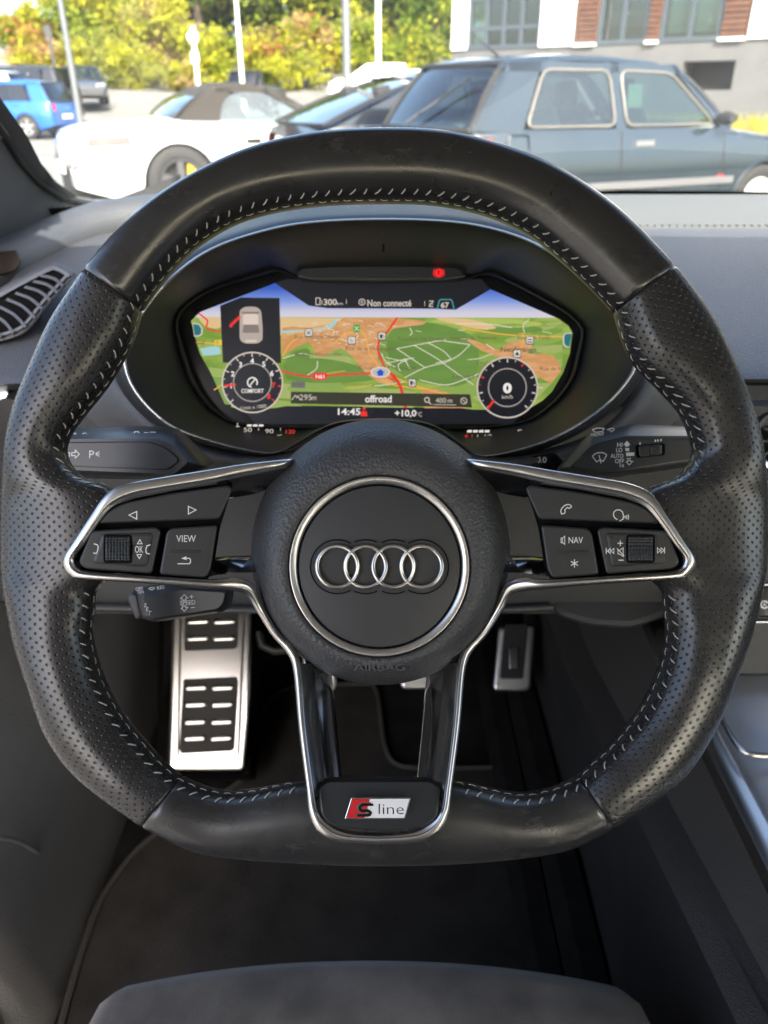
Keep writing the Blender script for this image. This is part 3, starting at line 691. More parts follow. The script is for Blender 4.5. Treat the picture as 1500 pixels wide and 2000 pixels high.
# lower dash, knee panel, underside
mb = MB()
lower = [(.625,.905),(.600,.895),(.592,.86),(.60,.80),(.585,.765),(.580,.70),(.60,.688),(.80,.70),(1.25,.74)]
mb.grid([[Vector((x, y+(.02 if x < -.3 else 0), z)) for x in dxs] for y, z in lower], mat=KNEE); mb.build('knee_panel', None, dash, angle=50)
mb = MB(); mb.tube([PX(150, 1186, .70), PX(330, 1190, .70), PX(560, 1192, .70), PX(1000, 1190, .70), PX(1080, 1186, .70)], .0035, mat=KNEE); mb.build('knee_panel_edge', None, dash)
mb = MB(); kk = flat(.70); mb.extrude(rounded([(1070,1175),(1120,1128),(1330,1110),(1340,1190),(1235,1228),(1150,1222),(1090,1204)], 18, 4), lambda u, v, h=0: PX(u, v, .70-h+(1230-v)*.0002), -.03, .006, .004, 2, KNEE, bevpx=14); mb.build('knee_pad', None, dash)
# column shroud either side of the cluster (under the chrome line)
mb = MB()
sh = [[(128,745,.62),(170,690,.60),(245,640,.60)],[(150,790,.60),(215,745,.565),(262,762,.56)],[(190,830,.59),(260,815,.55),(320,832,.545)],[(250,870,.58),(330,862,.54),(400,868,.54)],[(330,905,.57),(420,895,.53),(500,888,.535)],[(440,930,.56),(540,915,.52),(580,876,.53)],[(560,940,.55),(640,910,.51),(640,840,.53)],[(745,940,.55),(745,910,.51),(745,828,.53)]]
rows = [[PX(*p) for p in catmull(r, 4)] for r in catmull([tuple(c for p in r for c in p) for r in sh], 4) for r in [[r[0:3], r[3:6], r[6:9]]]]
mb.grid(rows, mat=SHROUD); mb.grid([[Vector((-p.x, p.y, p.z)) for p in r] for r in rows], mat=SHROUD); mb.build('column_shroud', None, dash, angle=60)
mb = MB(); mb.extrude(rounded([(1000,898),(1085,884),(1105,905),(1080,935),(1000,940)], 6, 3), flat(.53), -.02, .002, .001, 1, PIANO, bevpx=2); mb.text('0.0', (1058, 898), 11, flat(.53), .0023, PRINT); mb.build('trip_display', None, dash, smooth=False)
# left end ridge and side vent
mb = MB()
ridge = [(-60,512,.80),(0,496,.82),(60,470,.85),(130,436,.89),(200,412,.92),(290,398,.95),(360,392,.98)]
mb.tube([PX(u, v+26, d) for u, v, d in catmull(ridge, 5)], .026, n=14, mat=SOFT); mb.build('dash_ridge', None, dash, angle=70)
mb = MB(); mb.extrude(rounded([(-80,500),(34,488),(42,512),(30,530),(-80,560)], 6, 3), flat(.80), -.02, .004, .002, 1, mat('brown side trim', (.035, .023, .018), .5), bevpx=3); mb.build('side_trim', None, dash)
vp = [(-120,640),(-60,598),(0,562),(50,535),(92,514),(112,512),(142,528),(146,540),(128,560),(92,600),(62,638),(40,655),(0,668),(-50,680),(-110,682)]
VM = lambda u, v, h=0: PX(u, v, .70 - h - (v-580)*.0002)
mb = MB(); vpr = catmull(vp, 4, True)
mb.extrude(vpr, VM, -.03, .010, .004, 2, SOFT, bevpx=5); mb.build('vent_surround', None, dash, angle=50)
mb = MB(); inn = inset(vpr, 16); mb.grid([[VM(u, v, .0102) for u, v in inset(vpr, 9)], [VM(u, v, .0130) for u, v in inset(vpr, 11)], [VM(u, v, .0128) for u, v in inn], [VM(u, v, -.0) for u, v in inset(vpr, 18)]], close_v=True, mat=mat('vent frame plastic', (.14, .145, .155), .4)); mb.build('vent_frame', None, dash, angle=40)
mb = MB(); mb.poly(inset(vpr, 10), VM, .0104, GAP); mb.build('vent_duct', None, dash)
VF = mat('vent slat plastic', (.07, .073, .08), .38)
for a, b in (((80,538),(123,558)),((65,549),(112,571)),((48,560),(98,586)),((30,572),(82,603)),((13,584),(68,621)),((-4,598),(50,638)),((-20,612),(26,650)),((-40,626),(2,658)),((-60,640),(-22,664))):
    c = catmull([a, ((a[0]+b[0])/2+4, (a[1]+b[1])/2-4), b], 5); mb = MB()
    mb.grid([[VM(u-2.0, v+2.6, .0104), VM(u-1.8, v+2.4, .0150), VM(u+1.6, v-1.8, .0156), VM(u+2.4, v-2.6, .0104)] for u, v in c], mat=VF); mb.build('vent_slat', None, dash, angle=30)
# ================================================================== INSTRUMENT CLUSTER
clu = thing('instrument_cluster', 'chrome edged instrument display with colour map and two round gauges behind the wheel', 'instrument cluster', PX(745, 640, .60))
chrome = [(745,429),(900,436),(1010,462),(1090,503),(1150,550),(1205,612),(1238,668),(1240,712),(1215,755),(1170,800),(1100,845),(1030,873),(960,889),(925,886),(898,866),(868,842),(825,824),(745,818),(662,824),(617,842),(588,860),(558,878),(518,884),(440,868),(350,838),(300,803),(262,757),(246,712),(250,668),(284,605),(335,545),(400,495),(480,462),(590,437)]
lip = [(745,552),(890,549),(915,545),(942,536),(968,540),(1035,572),(1100,608),(1130,634),(1136,652),(1128,690),(1117,733),(1095,768),(1067,796),(1025,822),(960,832),(925,834),(890,835),(860,836),(820,836),(745,836),(670,836),(630,836),(600,835),(585,834),(565,834),(530,833),(468,826),(430,808),(405,782),(383,750),(365,705),(350,655),(347,628),(362,600),(420,564),(520,534),(549,529),(578,541),(600,549)]
def resample(c, n, start_top=True):
    d = catmull(c, 8, True); L = [0]
    for i in range(len(d)): L.append(L[-1]+math.dist(d[i], d[(i+1) % len(d)]))
    out = []; k = 0
    for i in range(n):
        t = L[-1]*i/n
        while L[k+1] < t: k += 1
        f = (t-L[k])/max(1e-9, L[k+1]-L[k]); a, b = d[k], d[(k+1) % len(d)]
        out.append((a[0]+(b[0]-a[0])*f, a[1]+(b[1]-a[1])*f))
    return out
def byangle(c, n=160, c0=(745, 690)):     # points of the contour at equal angles, so two contours pair up
    d = catmull(c, 10, True); out = []
    for i in range(n):
        a = 2*math.pi*i/n; dx, dy = math.cos(a), math.sin(a); best = None
        for j in range(len(d)):
            x1, y1 = d[j][0]-c0[0], d[j][1]-c0[1]; x2, y2 = d[(j+1) % len(d)][0]-c0[0], d[(j+1) % len(d)][1]-c0[1]
            den = dx*(y2-y1)-dy*(x2-x1)
            if abs(den) < 1e-9: continue
            t = (x1*(y2-y1)-y1*(x2-x1))/den; s_ = (x1*dy-y1*dx)/den
            if t > 0 and -1e-6 <= s_ <= 1+1e-6 and (best is None or t > best): best = t
        out.append((c0[0]+dx*best, c0[1]+dy*best))
    return out
CA = byangle(chrome); LA = byangle(lip)
mix2 = lambda A, B, t: [(a[0]+(b[0]-a[0])*t, a[1]+(b[1]-a[1])*t) for a, b in zip(A, B)]
scale2 = lambda A, k, c0=(745, 690): [(c0[0]+(a[0]-c0[0])*k, c0[1]+(a[1]-c0[1])*k) for a in A]
mb = MB()
hood = [[PX(u, v-(75 if v < 600 else 0), .95) for u, v in scale2(CA, .98)], [PX(u, v-(30 if v < 600 else 0), .74) for u, v in scale2(CA, 1.02)], [PX(u, v-(6 if v < 600 else 0), .60) for u, v in scale2(CA, 1.05)], [PX(u, v, .545) for u, v in scale2(CA, 1.055)], [PX(u, v, .528) for u, v in scale2(CA, 1.035)], [PX(u, v, .525) for u, v in scale2(CA, 1.012)]]
mb.grid(hood, close_v=True, mat=HOODM); mb.build('hood', None, clu, angle=60)
mb = MB(); mb.grid([[PX(u, v, d) for u, v in scale2(CA, k)] for k, d in ((1.013, .526), (1.010, .5235), (1.004, .523), (.999, .5235), (.996, .526))], close_v=True, mat=SATIN); mb.build('chrome_line', None, clu, angle=70)
mb = MB(); rows = [[PX(u, v, .526) for u, v in scale2(CA, .997)]]
for t, d in ((.10, .530), (.35, .552), (.7, .578), (.93, .592)): rows.append([PX(u, v, d) for u, v in mix2(CA, LA, t)])
mb.grid(rows, close_v=True, mat=HOODM); mb.build('bowl', None, clu, angle=60)
mb = MB(); mb.grid([[PX(u, v, d) for u, v in mix2(CA, LA, t)] for t, d in ((.91, .5925), (.93, .589), (.97, .5885), (1.0, .590), (1.02, .6005))], close_v=True, mat=HOODM); mb.build('bezel', None, clu, angle=60)
# warning lamp strip above the display
mb = MB(); wsP = rounded([(583,524),(640,508),(745,502),(850,508),(900,522),(914,541),(880,547),(745,549),(610,547),(578,541)], 10, 4)
mb.extrude(wsP, flat(.584), -.012, .003, .002, 2, DISC, bevpx=5); strip = mb.build('warning_strip', None, clu, angle=50)
BR = emi('red warning light', (1, .015, .02), 1.1)
mb = MB(); WM = flat(.5805); mb.disc((857, 533), 8.3, WM, 0, BR); mb.ring((857, 533), 10.6, 1.6, WM, 0, BR, a0=-42, a1=42, n=10); mb.ring((857, 533), 10.6, 1.6, WM, 0, BR, a0=138, a1=222, n=10)
mb.text('P', (857.5, 533), 9, WM, .0002, mat('warning letter', (.25, .0, .0), .5), bold=.02); mb.build('brake_warning', None, strip, smooth=False)
mb = MB(); mb.box((-.0007, -.0007, -.0025), (.0007, .0007, .0025), GAP, Matrix.Translation(PX(749, 484, .553)) ); mb.build('light_sensor', None, clu)
# ---- display
DD = .6002; DM = flat(DD)
disp = None
mb = MB(); mb.poly(LA, DM, 0, mat('display black', (.006, .006, .008), .25)); disp = mb.build('display', None, clu, recalc=False); disp['label'] = 'lit map display with dark header and footer bars'
SKYM = bpy.data.materials.new('map sky'); SKYM.use_nodes = True
def grad_mat(m, stops, axis_px0, axis_px1):
    n = m.node_tree; n.nodes.clear(); N = n.nodes.new; L = n.links.new
    o = N('ShaderNodeOutputMaterial'); e = N('ShaderNodeEmission'); rp = N('ShaderNodeValToRGB'); uv = N('ShaderNodeUVMap'); sx = N('ShaderNodeSeparateXYZ')
    L(uv.outputs[0], sx.inputs[0]); L(sx.outputs[1], rp.inputs[0]); L(rp.outputs[0], e.inputs[0]); L(e.outputs[0], o.inputs[0]); e.inputs[1].default_value = SCR
    el = rp.color_ramp.elements
    while len(el) > len(stops): el.remove(el[-1])
    while len(el) < len(stops): el.new(.5)
    for s_, (p, c) in zip(el, stops): s_.position = p; s_.color = (*c, 1)
def mapmat(name, c1, c2, scale=60):
    m = bpy.data.materials.new(name); m.use_nodes = True; n = m.node_tree; n.nodes.clear(); N = n.nodes.new; L = n.links.new
    o = N('ShaderNodeOutputMaterial'); e = N('ShaderNodeEmission'); mx = N('ShaderNodeMix'); mx.data_type = 'RGBA'; tc = N('ShaderNodeTexCoord'); nz = N('ShaderNodeTexNoise')
    mp = N('ShaderNodeMapping'); mp.inputs['Scale'].default_value = (1, 3, 3)
    L(tc.outputs['Object'], mp.inputs[0]); L(mp.outputs[0], nz.inputs['Vector']); nz.inputs['Scale'].default_value = scale; nz.inputs['Detail'].default_value = 3
    r = N('ShaderNodeMapRange'); r.inputs['From Min'].default_value = .42; r.inputs['From Max'].default_value = .58; L(nz.outputs['Fac'], r.inputs['Value']); L(r.outputs[0], mx.inputs[0])
    mx.inputs[6].default_value = (*c1, 1); mx.inputs[7].default_value = (*c2, 1); L(mx.outputs[2], e.inputs[0]); L(e.outputs[0], o.inputs[0]); e.inputs[1].default_value = SCR; return m
GREEN = mapmat('map fields', (.20, .33, .055), (.34, .45, .10), 24); FOREST = mapmat('map forest', (.14, .26, .06), (.17, .30, .07), 16)
TOWN = mapmat('map town', (.62, .30, .12), (.70, .38, .18), 90); TAN = emi('map tan', (.72, .50, .25)); LIME = emi('map meadow', (.40, .50, .11))
RROAD = emi('map red road', (.80, .03, .03)); ORO = emi('map orange road', (.85, .42, .05)); WRO = emi('map white road', (.78, .72, .60)); LBL = emi('map label', (.14, .10, .06)); RIV = emi('map water', (.35, .60, .62))
TEAL = emi('display teal', (.02, .17, .20)); TEALL = emi('display teal line', (.05, .32, .36)); TXT = emi('display text', (.62, .55, .48)); TXW = emi('display white', (.85, .80, .76)); REDT = emi('display red', (.85, .03, .02)); DBLK = emi('display dark', (.008, .009, .014)); DGRY = emi('display grey', (.16, .15, .15)); DBAR = emi('display bar', (.035, .035, .02))
active = [(373,627),(390,610),(467,580),(537,553),(603,597),(640,602),(850,603),(890,605),(958,565),(1090,622),(1110,636),(1118,650),(1113,690),(1100,727),(1078,765),(1060,782),(1030,800),(925,800),(900,797),(560,792),(480,806),(452,792),(433,770),(408,722),(390,690),(380,655)]
ax0, ax1 = min(a for a, b in active), max(a for a, b in active)
def clip(poly, edge):                     # keep the side where edge(p) >= 0
    out = []
    for i in range(len(poly)):
        a, b = poly[i-1], poly[i]; ea, eb = edge(a), edge(b)
        if (ea >= 0) != (eb >= 0):
            t = ea/(ea-eb); out.append((a[0]+(b[0]-a[0])*t, a[1]+(b[1]-a[1])*t))
        if eb >= 0: out.append(b)
    return out
hor = lambda u: 621 - .000012*(u-745)**2 + (0 if u < 900 else 1)
grad_mat(SKYM, [(0, (.74, .66, .68)), (.25, (.62, .60, .72)), (.6, (.22, .32, .72)), (1, (.05, .12, .55))], 0, 0)
mb = MB(); P0 = active; base = len(mb.f); mb.poly(P0, DM, .0002, SKYM); mb.uv[base] = [(u/100, (625-v)/62) for u, v in P0]
land = clip(P0, lambda p: p[1]-hor(p[0])); mb.poly(land, DM, .0004, GREEN)
def inm(poly):                            # clip to the land contour (convex enough: clip against its bounding edges)
    q = poly
    for e in (lambda p: p[1]-hor(p[0]), lambda p: 797-p[1], lambda p: (1118-p[0]) - .33*max(0, p[1]-655), lambda p: p[0]-372-.45*max(0, p[1]-640), lambda p: 466-p[0]+p[1], lambda p: 1098-p[0]-.96*max(0, p[1]-727)): q = clip(q, e)
    return q
def area(pts, m, h, sm_=3):
    q = inm(catmull(pts, sm_, True))
    if len(q) > 2: mb.poly(q, DM, h, m)
area([(548,612),(700,612),(745,618),(700,632),(640,640),(590,655),(548,655)], TAN, .0005)
area([(385,610),(430,605),(430,640),(400,636)], TAN, .0005)
area([(840,628),(900,622),(990,623),(1060,632),(1010,640),(930,636)], LIME, .0005); area([(760,650),(800,628),(870,636),(920,655),(935,680),(930,730),(890,755),(820,745),(775,725),(758,690)], FOREST, .0005)
area([(940,640),(1000,632),(1055,640),(1050,648),(985,652)], FOREST, .0005); area([(553,715),(570,690),(600,680),(606,695),(590,712),(560,722)], FOREST, .00055); area([(570,705),(625,700),(690,712),(735,740),(640,748),(560,740)], FOREST, .0005)
area([(552,640),(602,640),(656,630),(672,621),(745,620),(822,626),(826,634),(772,641),(746,655),(740,680),(738,702),(752,722),(770,752),(738,746),(702,716),(691,700),(666,680),(641,690),(626,698),(616,690),(602,668),(560,690),(552,695)], TOWN, .0006, 2)
area([(552,648),(570,645),(580,660),(566,680),(552,690)], TOWN, .00062); area([(910,662),(935,668),(985,688),(1000,700),(985,702),(940,684)], TOWN, .0006); area([(978,690),(990,672),(1020,665),(1040,675),(1030,690),(1080,695),(1098,730),(1088,752),(1050,735),(1010,715)], TOWN, .0006)
area([(820,775),(835,758),(870,766),(915,780),(910,797),(830,797)], TOWN, .0006); area([(850,622),(920,624),(970,640),(930,642)], TAN, .00055)
area([(384,684),(420,676),(430,682),(428,692),(392,694)], RIV, .0006); area([(552,646),(600,643),(640,636),(655,622),(660,622),(648,640),(605,649),(552,651)], RIV, .00063)
FP = [emi('map field '+str(k), c) for k, c in enumerate(((.25, .38, .08), (.20, .33, .06), (.31, .42, .10), (.18, .30, .06), (.36, .43, .13)))]
rm = random.Random(4)
for k in range(70):
    v0 = 625+170*rm.random()**1.5; u0 = rm.uniform(385, 1100); pw = (v0-612)*rm.uniform(.25, .55)+6; ph_ = (v0-612)*rm.uniform(.07, .14)+1.5; sk = (u0-745)*.25*ph_/30
    area([(u0-pw, v0+rm.uniform(-1, 1)), (u0-pw*.2+sk, v0-ph_), (u0+pw+sk, v0-ph_*rm.uniform(.4, 1)), (u0+pw*.8-sk, v0+ph_), (u0-pw*.5-sk, v0+ph_*.8)], rm.choice(FP), .00042+k*.000001, 2)
def road(pts, wd, m, h): mb.line(catmull(pts, 4), wd, DM, h, m)
for p in ([(775,681),(860,665)], [(860,665),(918,673)], [(918,673),(896,694),(870,708)], [(870,708),(830,718),(790,738)], [(775,681),(803,700),(830,718)], [(808,674),(850,698),(880,720),(925,752)], [(835,669),(865,685),(880,700)], [(800,700),(778,712),(782,725)], [(790,700),(800,720)], [(745,690),(755,708),(775,718)], [(820,742),(870,752),(910,740),(935,730)], [(800,640),(805,650),(800,655)], [(1033,624),(1022,635),(1025,652)], [(552,700),(575,693)], [(620,705),(618,720),(600,733)], [(950,672),(965,683)], [(700,655),(690,672)], [(660,660),(680,668)], [(1000,640),(960,634),(890,632)]): road(p, 1.5, WRO, .0007)
for k in range(34):
    v = 626+160*rm.random()**1.3; u = rm.uniform(560, 1095); ln = (v-600)*rm.uniform(.2, .5); a = rm.uniform(-.5, .5)
    mb.line(catmull([(u, v), (u+ln*.5, v+ln*.5*math.sin(a)*.5+rm.uniform(-3, 3)), (u+ln, v+ln*math.sin(a)*.6)], 4), .9+.004*(v-620), DM, .00066+k*.0000003, WRO if k % 3 else ORO) if v < 785 and u+ln < 1095-.33*max(0, v-655) else None
for k in range(46):
    u = random.uniform(600, 760); v = random.uniform(624, 672); 
    if v > 640 and u > 745: continue
    a = random.uniform(0, 3.1); ln = random.uniform(5, 15); mb.line([(u, v), (u+ln*math.cos(a), v+ln*.5*math.sin(a))], 1.1, DM, .00068, WRO)
for p in ([(700,640),(715,660),(722,690),(750,725),(790,745),(850,765),(885,772)], [(552,655),(590,648),(640,640)], [(552,695),(570,668),(595,655)], [(1018,680),(1022,660),(1020,650)], [(745,740),(770,752),(830,760)], [(900,640),(960,650),(1020,656),(1115,658)], [(418,762),(435,750)], [(385,668),(430,672)], [(690,648),(670,655),(655,670)]): road(p, 2.4, ORO, .00075)
road([(776,620),(768,632),(755,650),(742,664),(738,682),(746,705),(754,722)], 4, RROAD, .0008); road([(548,724),(600,735),(660,732),(738,728)], 3.6, RROAD, .0008); road([(754,722),(768,735),(782,755),(792,797)], [6]*4 and 6, RROAD, .00082); road([(760,728),(772,734),(768,742),(758,738)], 3, RROAD, .00084); road([(388,612),(405,626),(403,640),(415,645),(432,648)], 3, RROAD, .0008)
for t, c, hp, ww in (('Rue Georges Martin', (620,659), 7.5, 88), ('Rue de Woustviller', (624,692), 7.5, 90), ('Rue de la Montagne', (722,682), 7.5, 94), ('Route de Montagne', (757,719), 7.5, 112), ('Tranch\u00e9e des Dames', (822,662), 7.5, 92), ('Impasse du Pommier', (927,661), 7.5, 92), ('Rue de la For\u00eat', (1043,659), 7, 64), ('Lieudit', (945,708), 7, 26), ('Lieudit B', (912,735), 7, 56), ('Rue de H', (1076,720), 7, 42), ('Golf', (391,669), 7, 18)):
    mb.text(t, c, hp, DM, .0009, LBL, wpx=ww)
mb.text('Neufgrange', (1013,684), 9.5, DM, .0009, LBL, wpx=70, bold=.015)
mb.poly(rounded([(611,728),(639,728),(638,742),(612,742)], 3, 2), DM, .0009, RROAD); mb.text('N61', (625,735.5), 8, DM, .00095, TXW, bold=.02)
WB = emi('map icon white', (.72, .68, .62)); IB = emi('map icon ink', (.03, .03, .03))
for u, v in ((603,650),(687,665),(746,657),(805,748),(1035,665),(1010,691)):
    mb.poly(rounded([(u-8,v-8),(u+8,v-8),(u+8,v+8),(u-8,v+8)], 2.5, 2), DM, .0010, IB); mb.poly(rounded([(u-6.6,v-7),(u+6.6,v-7),(u+6.6,v+6.2),(u-6.6,v+6.2)], 2, 2), DM, .00104, WB)
for u, v in ((746,657),(805,748)): mb.poly([(u-4,v-4),(u+1,v-4),(u+1,v+4),(u-4,v+4)], DM, .00108, IB); mb.line([(u+1,v-2),(u+4,v-1),(u+4,v+4)], 1.3, DM, .00108, IB)
mb.line([(599,646),(607,654)], 1.6, DM, .00108, IB); mb.line([(607,646),(599,654)], 1.6, DM, .00109, IB); mb.text('h', (687,665), 9, DM, .00108, IB); mb.line([(1030,663),(1040,663)], 2, DM, .00108, IB); mb.line([(1030,668),(1040,668)], 2, DM, .00108, IB); mb.poly([(1005,694),(1010,686),(1015,694)], DM, .00108, IB)
mb.poly([(690,634),(703,634),(703,649),(690,649)], DM, .001, emi('map green sign', (.03, .35, .03))); mb.line([(692,637),(701,646)], 1.5, DM, .00104, WB); mb.line([(701,637),(692,646)], 1.5, DM, .00105, WB)
mb.disc((743, 727), 19, DM, .00102, WB, ry=10.5); mb.ring((743, 727), 0, 0, DM, .0011, IB) if False else None
mb.disc((743, 727), 16.5, DM, .00104, emi('map halo', (.5, .47, .42)), ry=8.6); mb.poly([(743,720.5),(752,728),(748.5,728),(748.5,734),(737.5,734),(737.5,728),(734,728)], DM, .0011, emi('position marker', (.01, .07, .62)))
mb.poly([(419,664),(433,664),(433,674),(419,674)], DM, .0009, emi('yellow road tag', (.85, .55, .05))); mb.text('D', (425,669), 6, DM, .00094, IB)
mb.build('map_view', None, disp, smooth=False, recalc=False)
# header and footer
mb = MB(); HM = DM
mb.poly([(537,553),(603,597),(640,602),(850,603),(890,605),(958,565),(940,545),(745,552),(560,545)], HM, .0012, DBLK)
mb.text('300', (645,590), 12, HM, .0014, TXT, bold=.02, wpx=26); mb.text('km', (664,592.5), 6, HM, .0014, TXT, wpx=12, ref='k'); mb.poly([(676,584),(677,584),(677,594),(676,594)], HM, .0014, TXT)
mb.line([(617,595),(617,582),(625,582),(625,595)], 1.6, HM, .0014, TXT, closed=True); mb.line([(625,586),(629,588),(629,595)], 1.3, HM, .0014, TXT)
mb.ring((707,590), 6, 1.6, HM, .0014, TXT, n=16); mb.text('8', (707,590), 7, HM, .0014, TXT); mb.text('Non connect\u00e9', (760.5,592), 13, HM, .0014, TXT, wpx=86, bold=.02)
mb.poly([(829,588),(830,588),(830,598),(829,598)], HM, .0014, TXT); mb.line([(838,588),(846,588),(838,598),(846,599)], 1.8, HM, .0014, TXT); mb.line([(838,593),(846,593)], 1.2, HM, .00142, TXT)
mb.line([(854,604),(858,587),(862,585),(880,585),(883,588),(887,604)], 2.2, HM, .0014, TEALL); mb.text('67', (869,596), 11, HM, .0014, TXT, bold=.03, wpx=16)
mb.poly([(568,765),(918,770),(922,796),(568,788)], HM, .0012, DBAR)
mb.text('295', (597,776), 11, HM, .0014, TXT, wpx=24); mb.text('m', (613.5,778), 7, HM, .0014, TXT, ref='m', wpx=9); mb.line([(570,781),(577,772),(580,777),(582,773),(586,781)], 1.6, HM, .0014, TXT)
mb.text('offroad', (739,779), 14, HM, .0014, TXW, wpx=52, bold=.02, ref='d'); mb.text('400', (861,782), 9.5, HM, .0014, TXT, wpx=20); mb.text('m', (879,783.5), 6, HM, .0014, TXT, ref='m', wpx=9); mb.line([(845,790),(891,791)], 1.2, HM, .0014, TXT)
mb.ring((834,781), 4.6, 2, HM, .0014, TXT, n=16); mb.line([(837,785),(842,790)], 2, HM, .0014, TXT); mb.ring((906,783), 6, 1.5, HM, .0014, TXT, n=14); mb.line([(901,778),(911,788)], 1.3, HM, .00142, TXT)
mb.poly([(569,745),(596,746),(596,758),(569,757)], HM, .0012, DGRY); mb.line([(571,754),(580,748),(585,753),(594,748)], 1.2, HM, .0014, LBL)
mb.poly([(560,793),(900,798),(925,801),(1030,801),(1000,828),(500,828),(480,806)], HM, .0011, DBLK)
mb.text('14:45', (682,804), 13, HM, .0014, TXW, wpx=44, bold=.02); mb.text('+10,0', (792,808), 12.5, HM, .0014, TXW, wpx=42, bold=.02); mb.text('\u00b0C', (819,809), 8, HM, .0014, TXT, wpx=11)
mb.disc((711,798), 3.2, HM, .0014, REDT, n=12); mb.poly([(704,813),(706,803),(716,803),(718,813)], HM, .0014, REDT)
mb.build('status_bar', None, disp, smooth=False, recalc=False)
for oa, ob in (([(376,630),(389,632),(396,640),(396,652),(390,657),(379,658)], [(377,633),(388,634),(393,641),(393,651),(388,655),(380,655)]), ([(1117,650),(1104,650),(1099,656),(1099,672),(1104,678),(1112,679)], [(1117,652),(1105,652),(1102,657),(1102,671),(1106,676),(1112,677)])):
    mb = MB(); mb.poly(rounded(oa, 2, 2), HM, .0012, TXT); mb.poly(rounded(ob, 2, 2), HM, .0013, TEAL); mb.build('side_tab', None, disp, smooth=False, recalc=False)
mb = MB(); mb.poly([(430,597),(470,581),(546,582),(549,709),(492,712),(435,708)], HM, .0013, DBLK)
SIL = emi('car icon silver', (.46, .38, .33)); SIL2 = emi('car icon shade', (.22, .18, .17)); SILW = emi('car icon light', (.70, .58, .50))
mb.poly(rounded([(468,606),(478,599),(500,599),(510,606),(513,640),(513,664),(504,671),(478,671),(468,664)], 5, 3), HM, .0014, SIL); mb.poly(rounded([(475,613),(504,613),(505,634),(474,634)], 4, 2), HM, .00145, SILW); mb.poly(rounded([(476,634),(504,634),(507,650),(473,650)], 3, 2), HM, .00148, SIL2); mb.poly([(470,609),(509,609),(504,613),(475,613)], HM, .0015, SIL2); mb.poly([(478,664),(502,664),(500,668),(480,668)], HM, .00152, SILW)
mb.line([(469,618),(452,634),(450,639)], 5.5, HM, .00155, REDT); mb.line([(466,626),(456,635)], 1.5, HM, .0016, DBLK)
mb.build('car_overview', None, disp, smooth=False, recalc=False)
def gauge(name, c, r, fn):
    mb = MB(); mb.disc(c, r, HM, .0016, DBLK, n=56); mb.ring(c, r-1.3, 2.8, HM, .0017, TXT, n=64); mb.ring(c, r*.63, 2, HM, .0017, DGRY, n=48); mb.ring(c, r*.61, .9, HM, .00172, TXT, n=48); fn(mb); mb.build(name, None, disp, smooth=False, recalc=False)
pol = lambda c, r, a: (c[0]+r*math.cos(R(a)), c[1]-r*math.sin(R(a)))
def g1(m):
    c = (493, 747)
    for k in range(0, 9):
        a = 222-32.8*k + 0
        col = REDT if k >= 7 else TXT
        m.line([pol(c, 57, a), pol(c, 50, a)], 2.4, HM, .0018, col)
        m.line([pol(c, 57, a-16), pol(c, 53, a-16)], 1.4, HM, .0018, col) if k < 8 else None
        if k >= 1: m.text(str(k), pol(c, 42, a), 10.5, HM, .0018, REDT if k >= 7 else TXW, bold=.03)
    m.line([pol(c, 55, 187), pol(c, 33, 187)], 4.4, HM, .0019, REDT); m.text('COMFORT', (493,763.5), 8, HM, .0018, TXW, wpx=44, bold=.02); m.text('1/min x 1000', (495,795), 7, HM, .0018, TXT, wpx=50, rot=5)
    m.ring(c, 9.5, 2.6, HM, .0018, TXW, a0=-30, a1=260, n=20); m.line([(488,753),(498,741)], 2.4, HM, .00182, TXW)
gauge('rev_counter', (493, 747), 60, g1)
def g2(m):
    c = (991, 757)
    for k in range(0, 17):
        a = 225-16.9*k; col = REDT if k in (3, 4, 10) else TXT
        m.line([pol(c, 56, a), pol(c, 49 if k % 2 == 0 else 52, a)], 2.6 if k % 2 == 0 else 1.6, HM, .0018, col)
    m.line([pol(c, 56, 227), pol(c, 36, 223)], 4.4, HM, .0019, REDT); m.text('0', (991,758), 20, HM, .0018, TXW, bold=.05, wpx=17); m.text('km/h', (991,775), 7.5, HM, .0018, TXT, wpx=21, ref='k')
gauge('speedometer', (991, 757), 60, g2)
# temperature and fuel bars below the display
LM = flat(.574)
mb = MB(); mb.line([(461,833),(468,833)], 1.6, LM, 0, TXT); mb.line([(464,826),(464,834)], 1.6, LM, .00003, TXT)
for k in range(3): mb.poly([(483+11.5*k,829),(492+11.5*k,829),(491+11.5*k,833),(482+11.5*k,833)], LM, 0, TXW)
mb.text('50', (484,839.5), 8, LM, 0, TXT, wpx=16); mb.text('90', (526,842), 8, LM, 0, TXT, wpx=16); mb.text('130', (567,843), 8, LM, 0, REDT, wpx=17); mb.text('\u00b0C', (546,852), 7, LM, 0, TXT, wpx=9)
for u in (505, 548): mb.line([(u, 836), (u, 841)], 1.4, LM, 0, TXT)
mb.build('temperature_gauge', None, clu, smooth=False, recalc=False)
mb = MB()
for k in range(4): mb.poly([(913+11.5*k,840),(922+11.5*k,840),(921+11.5*k,844.5),(912+11.5*k,844.5)], LM, 0, TXW)
mb.text('R', (912,853), 8, LM, 0, REDT); mb.text('1/2', (954,852.5), 8, LM, 0, TXT, wpx=14); mb.text('1/1', (997,852.5), 8, LM, 0, TXT, wpx=12)
for u in (922, 933, 975): mb.line([(u, 849), (u, 854)], 1.4, LM, 0, REDT if u == 922 else TXT)
mb.line([(1012,851),(1012,840),(1019,840),(1019,851)], 1.5, LM, 0, TXT, closed=True); mb.line([(1019,843),(1022,845),(1022,850)], 1.2, LM, 0, TXT); mb.poly([(1024,843),(1028,846),(1024,849)], LM, 0, TXT)
mb.build('fuel_gauge', None, clu, smooth=False, recalc=False)
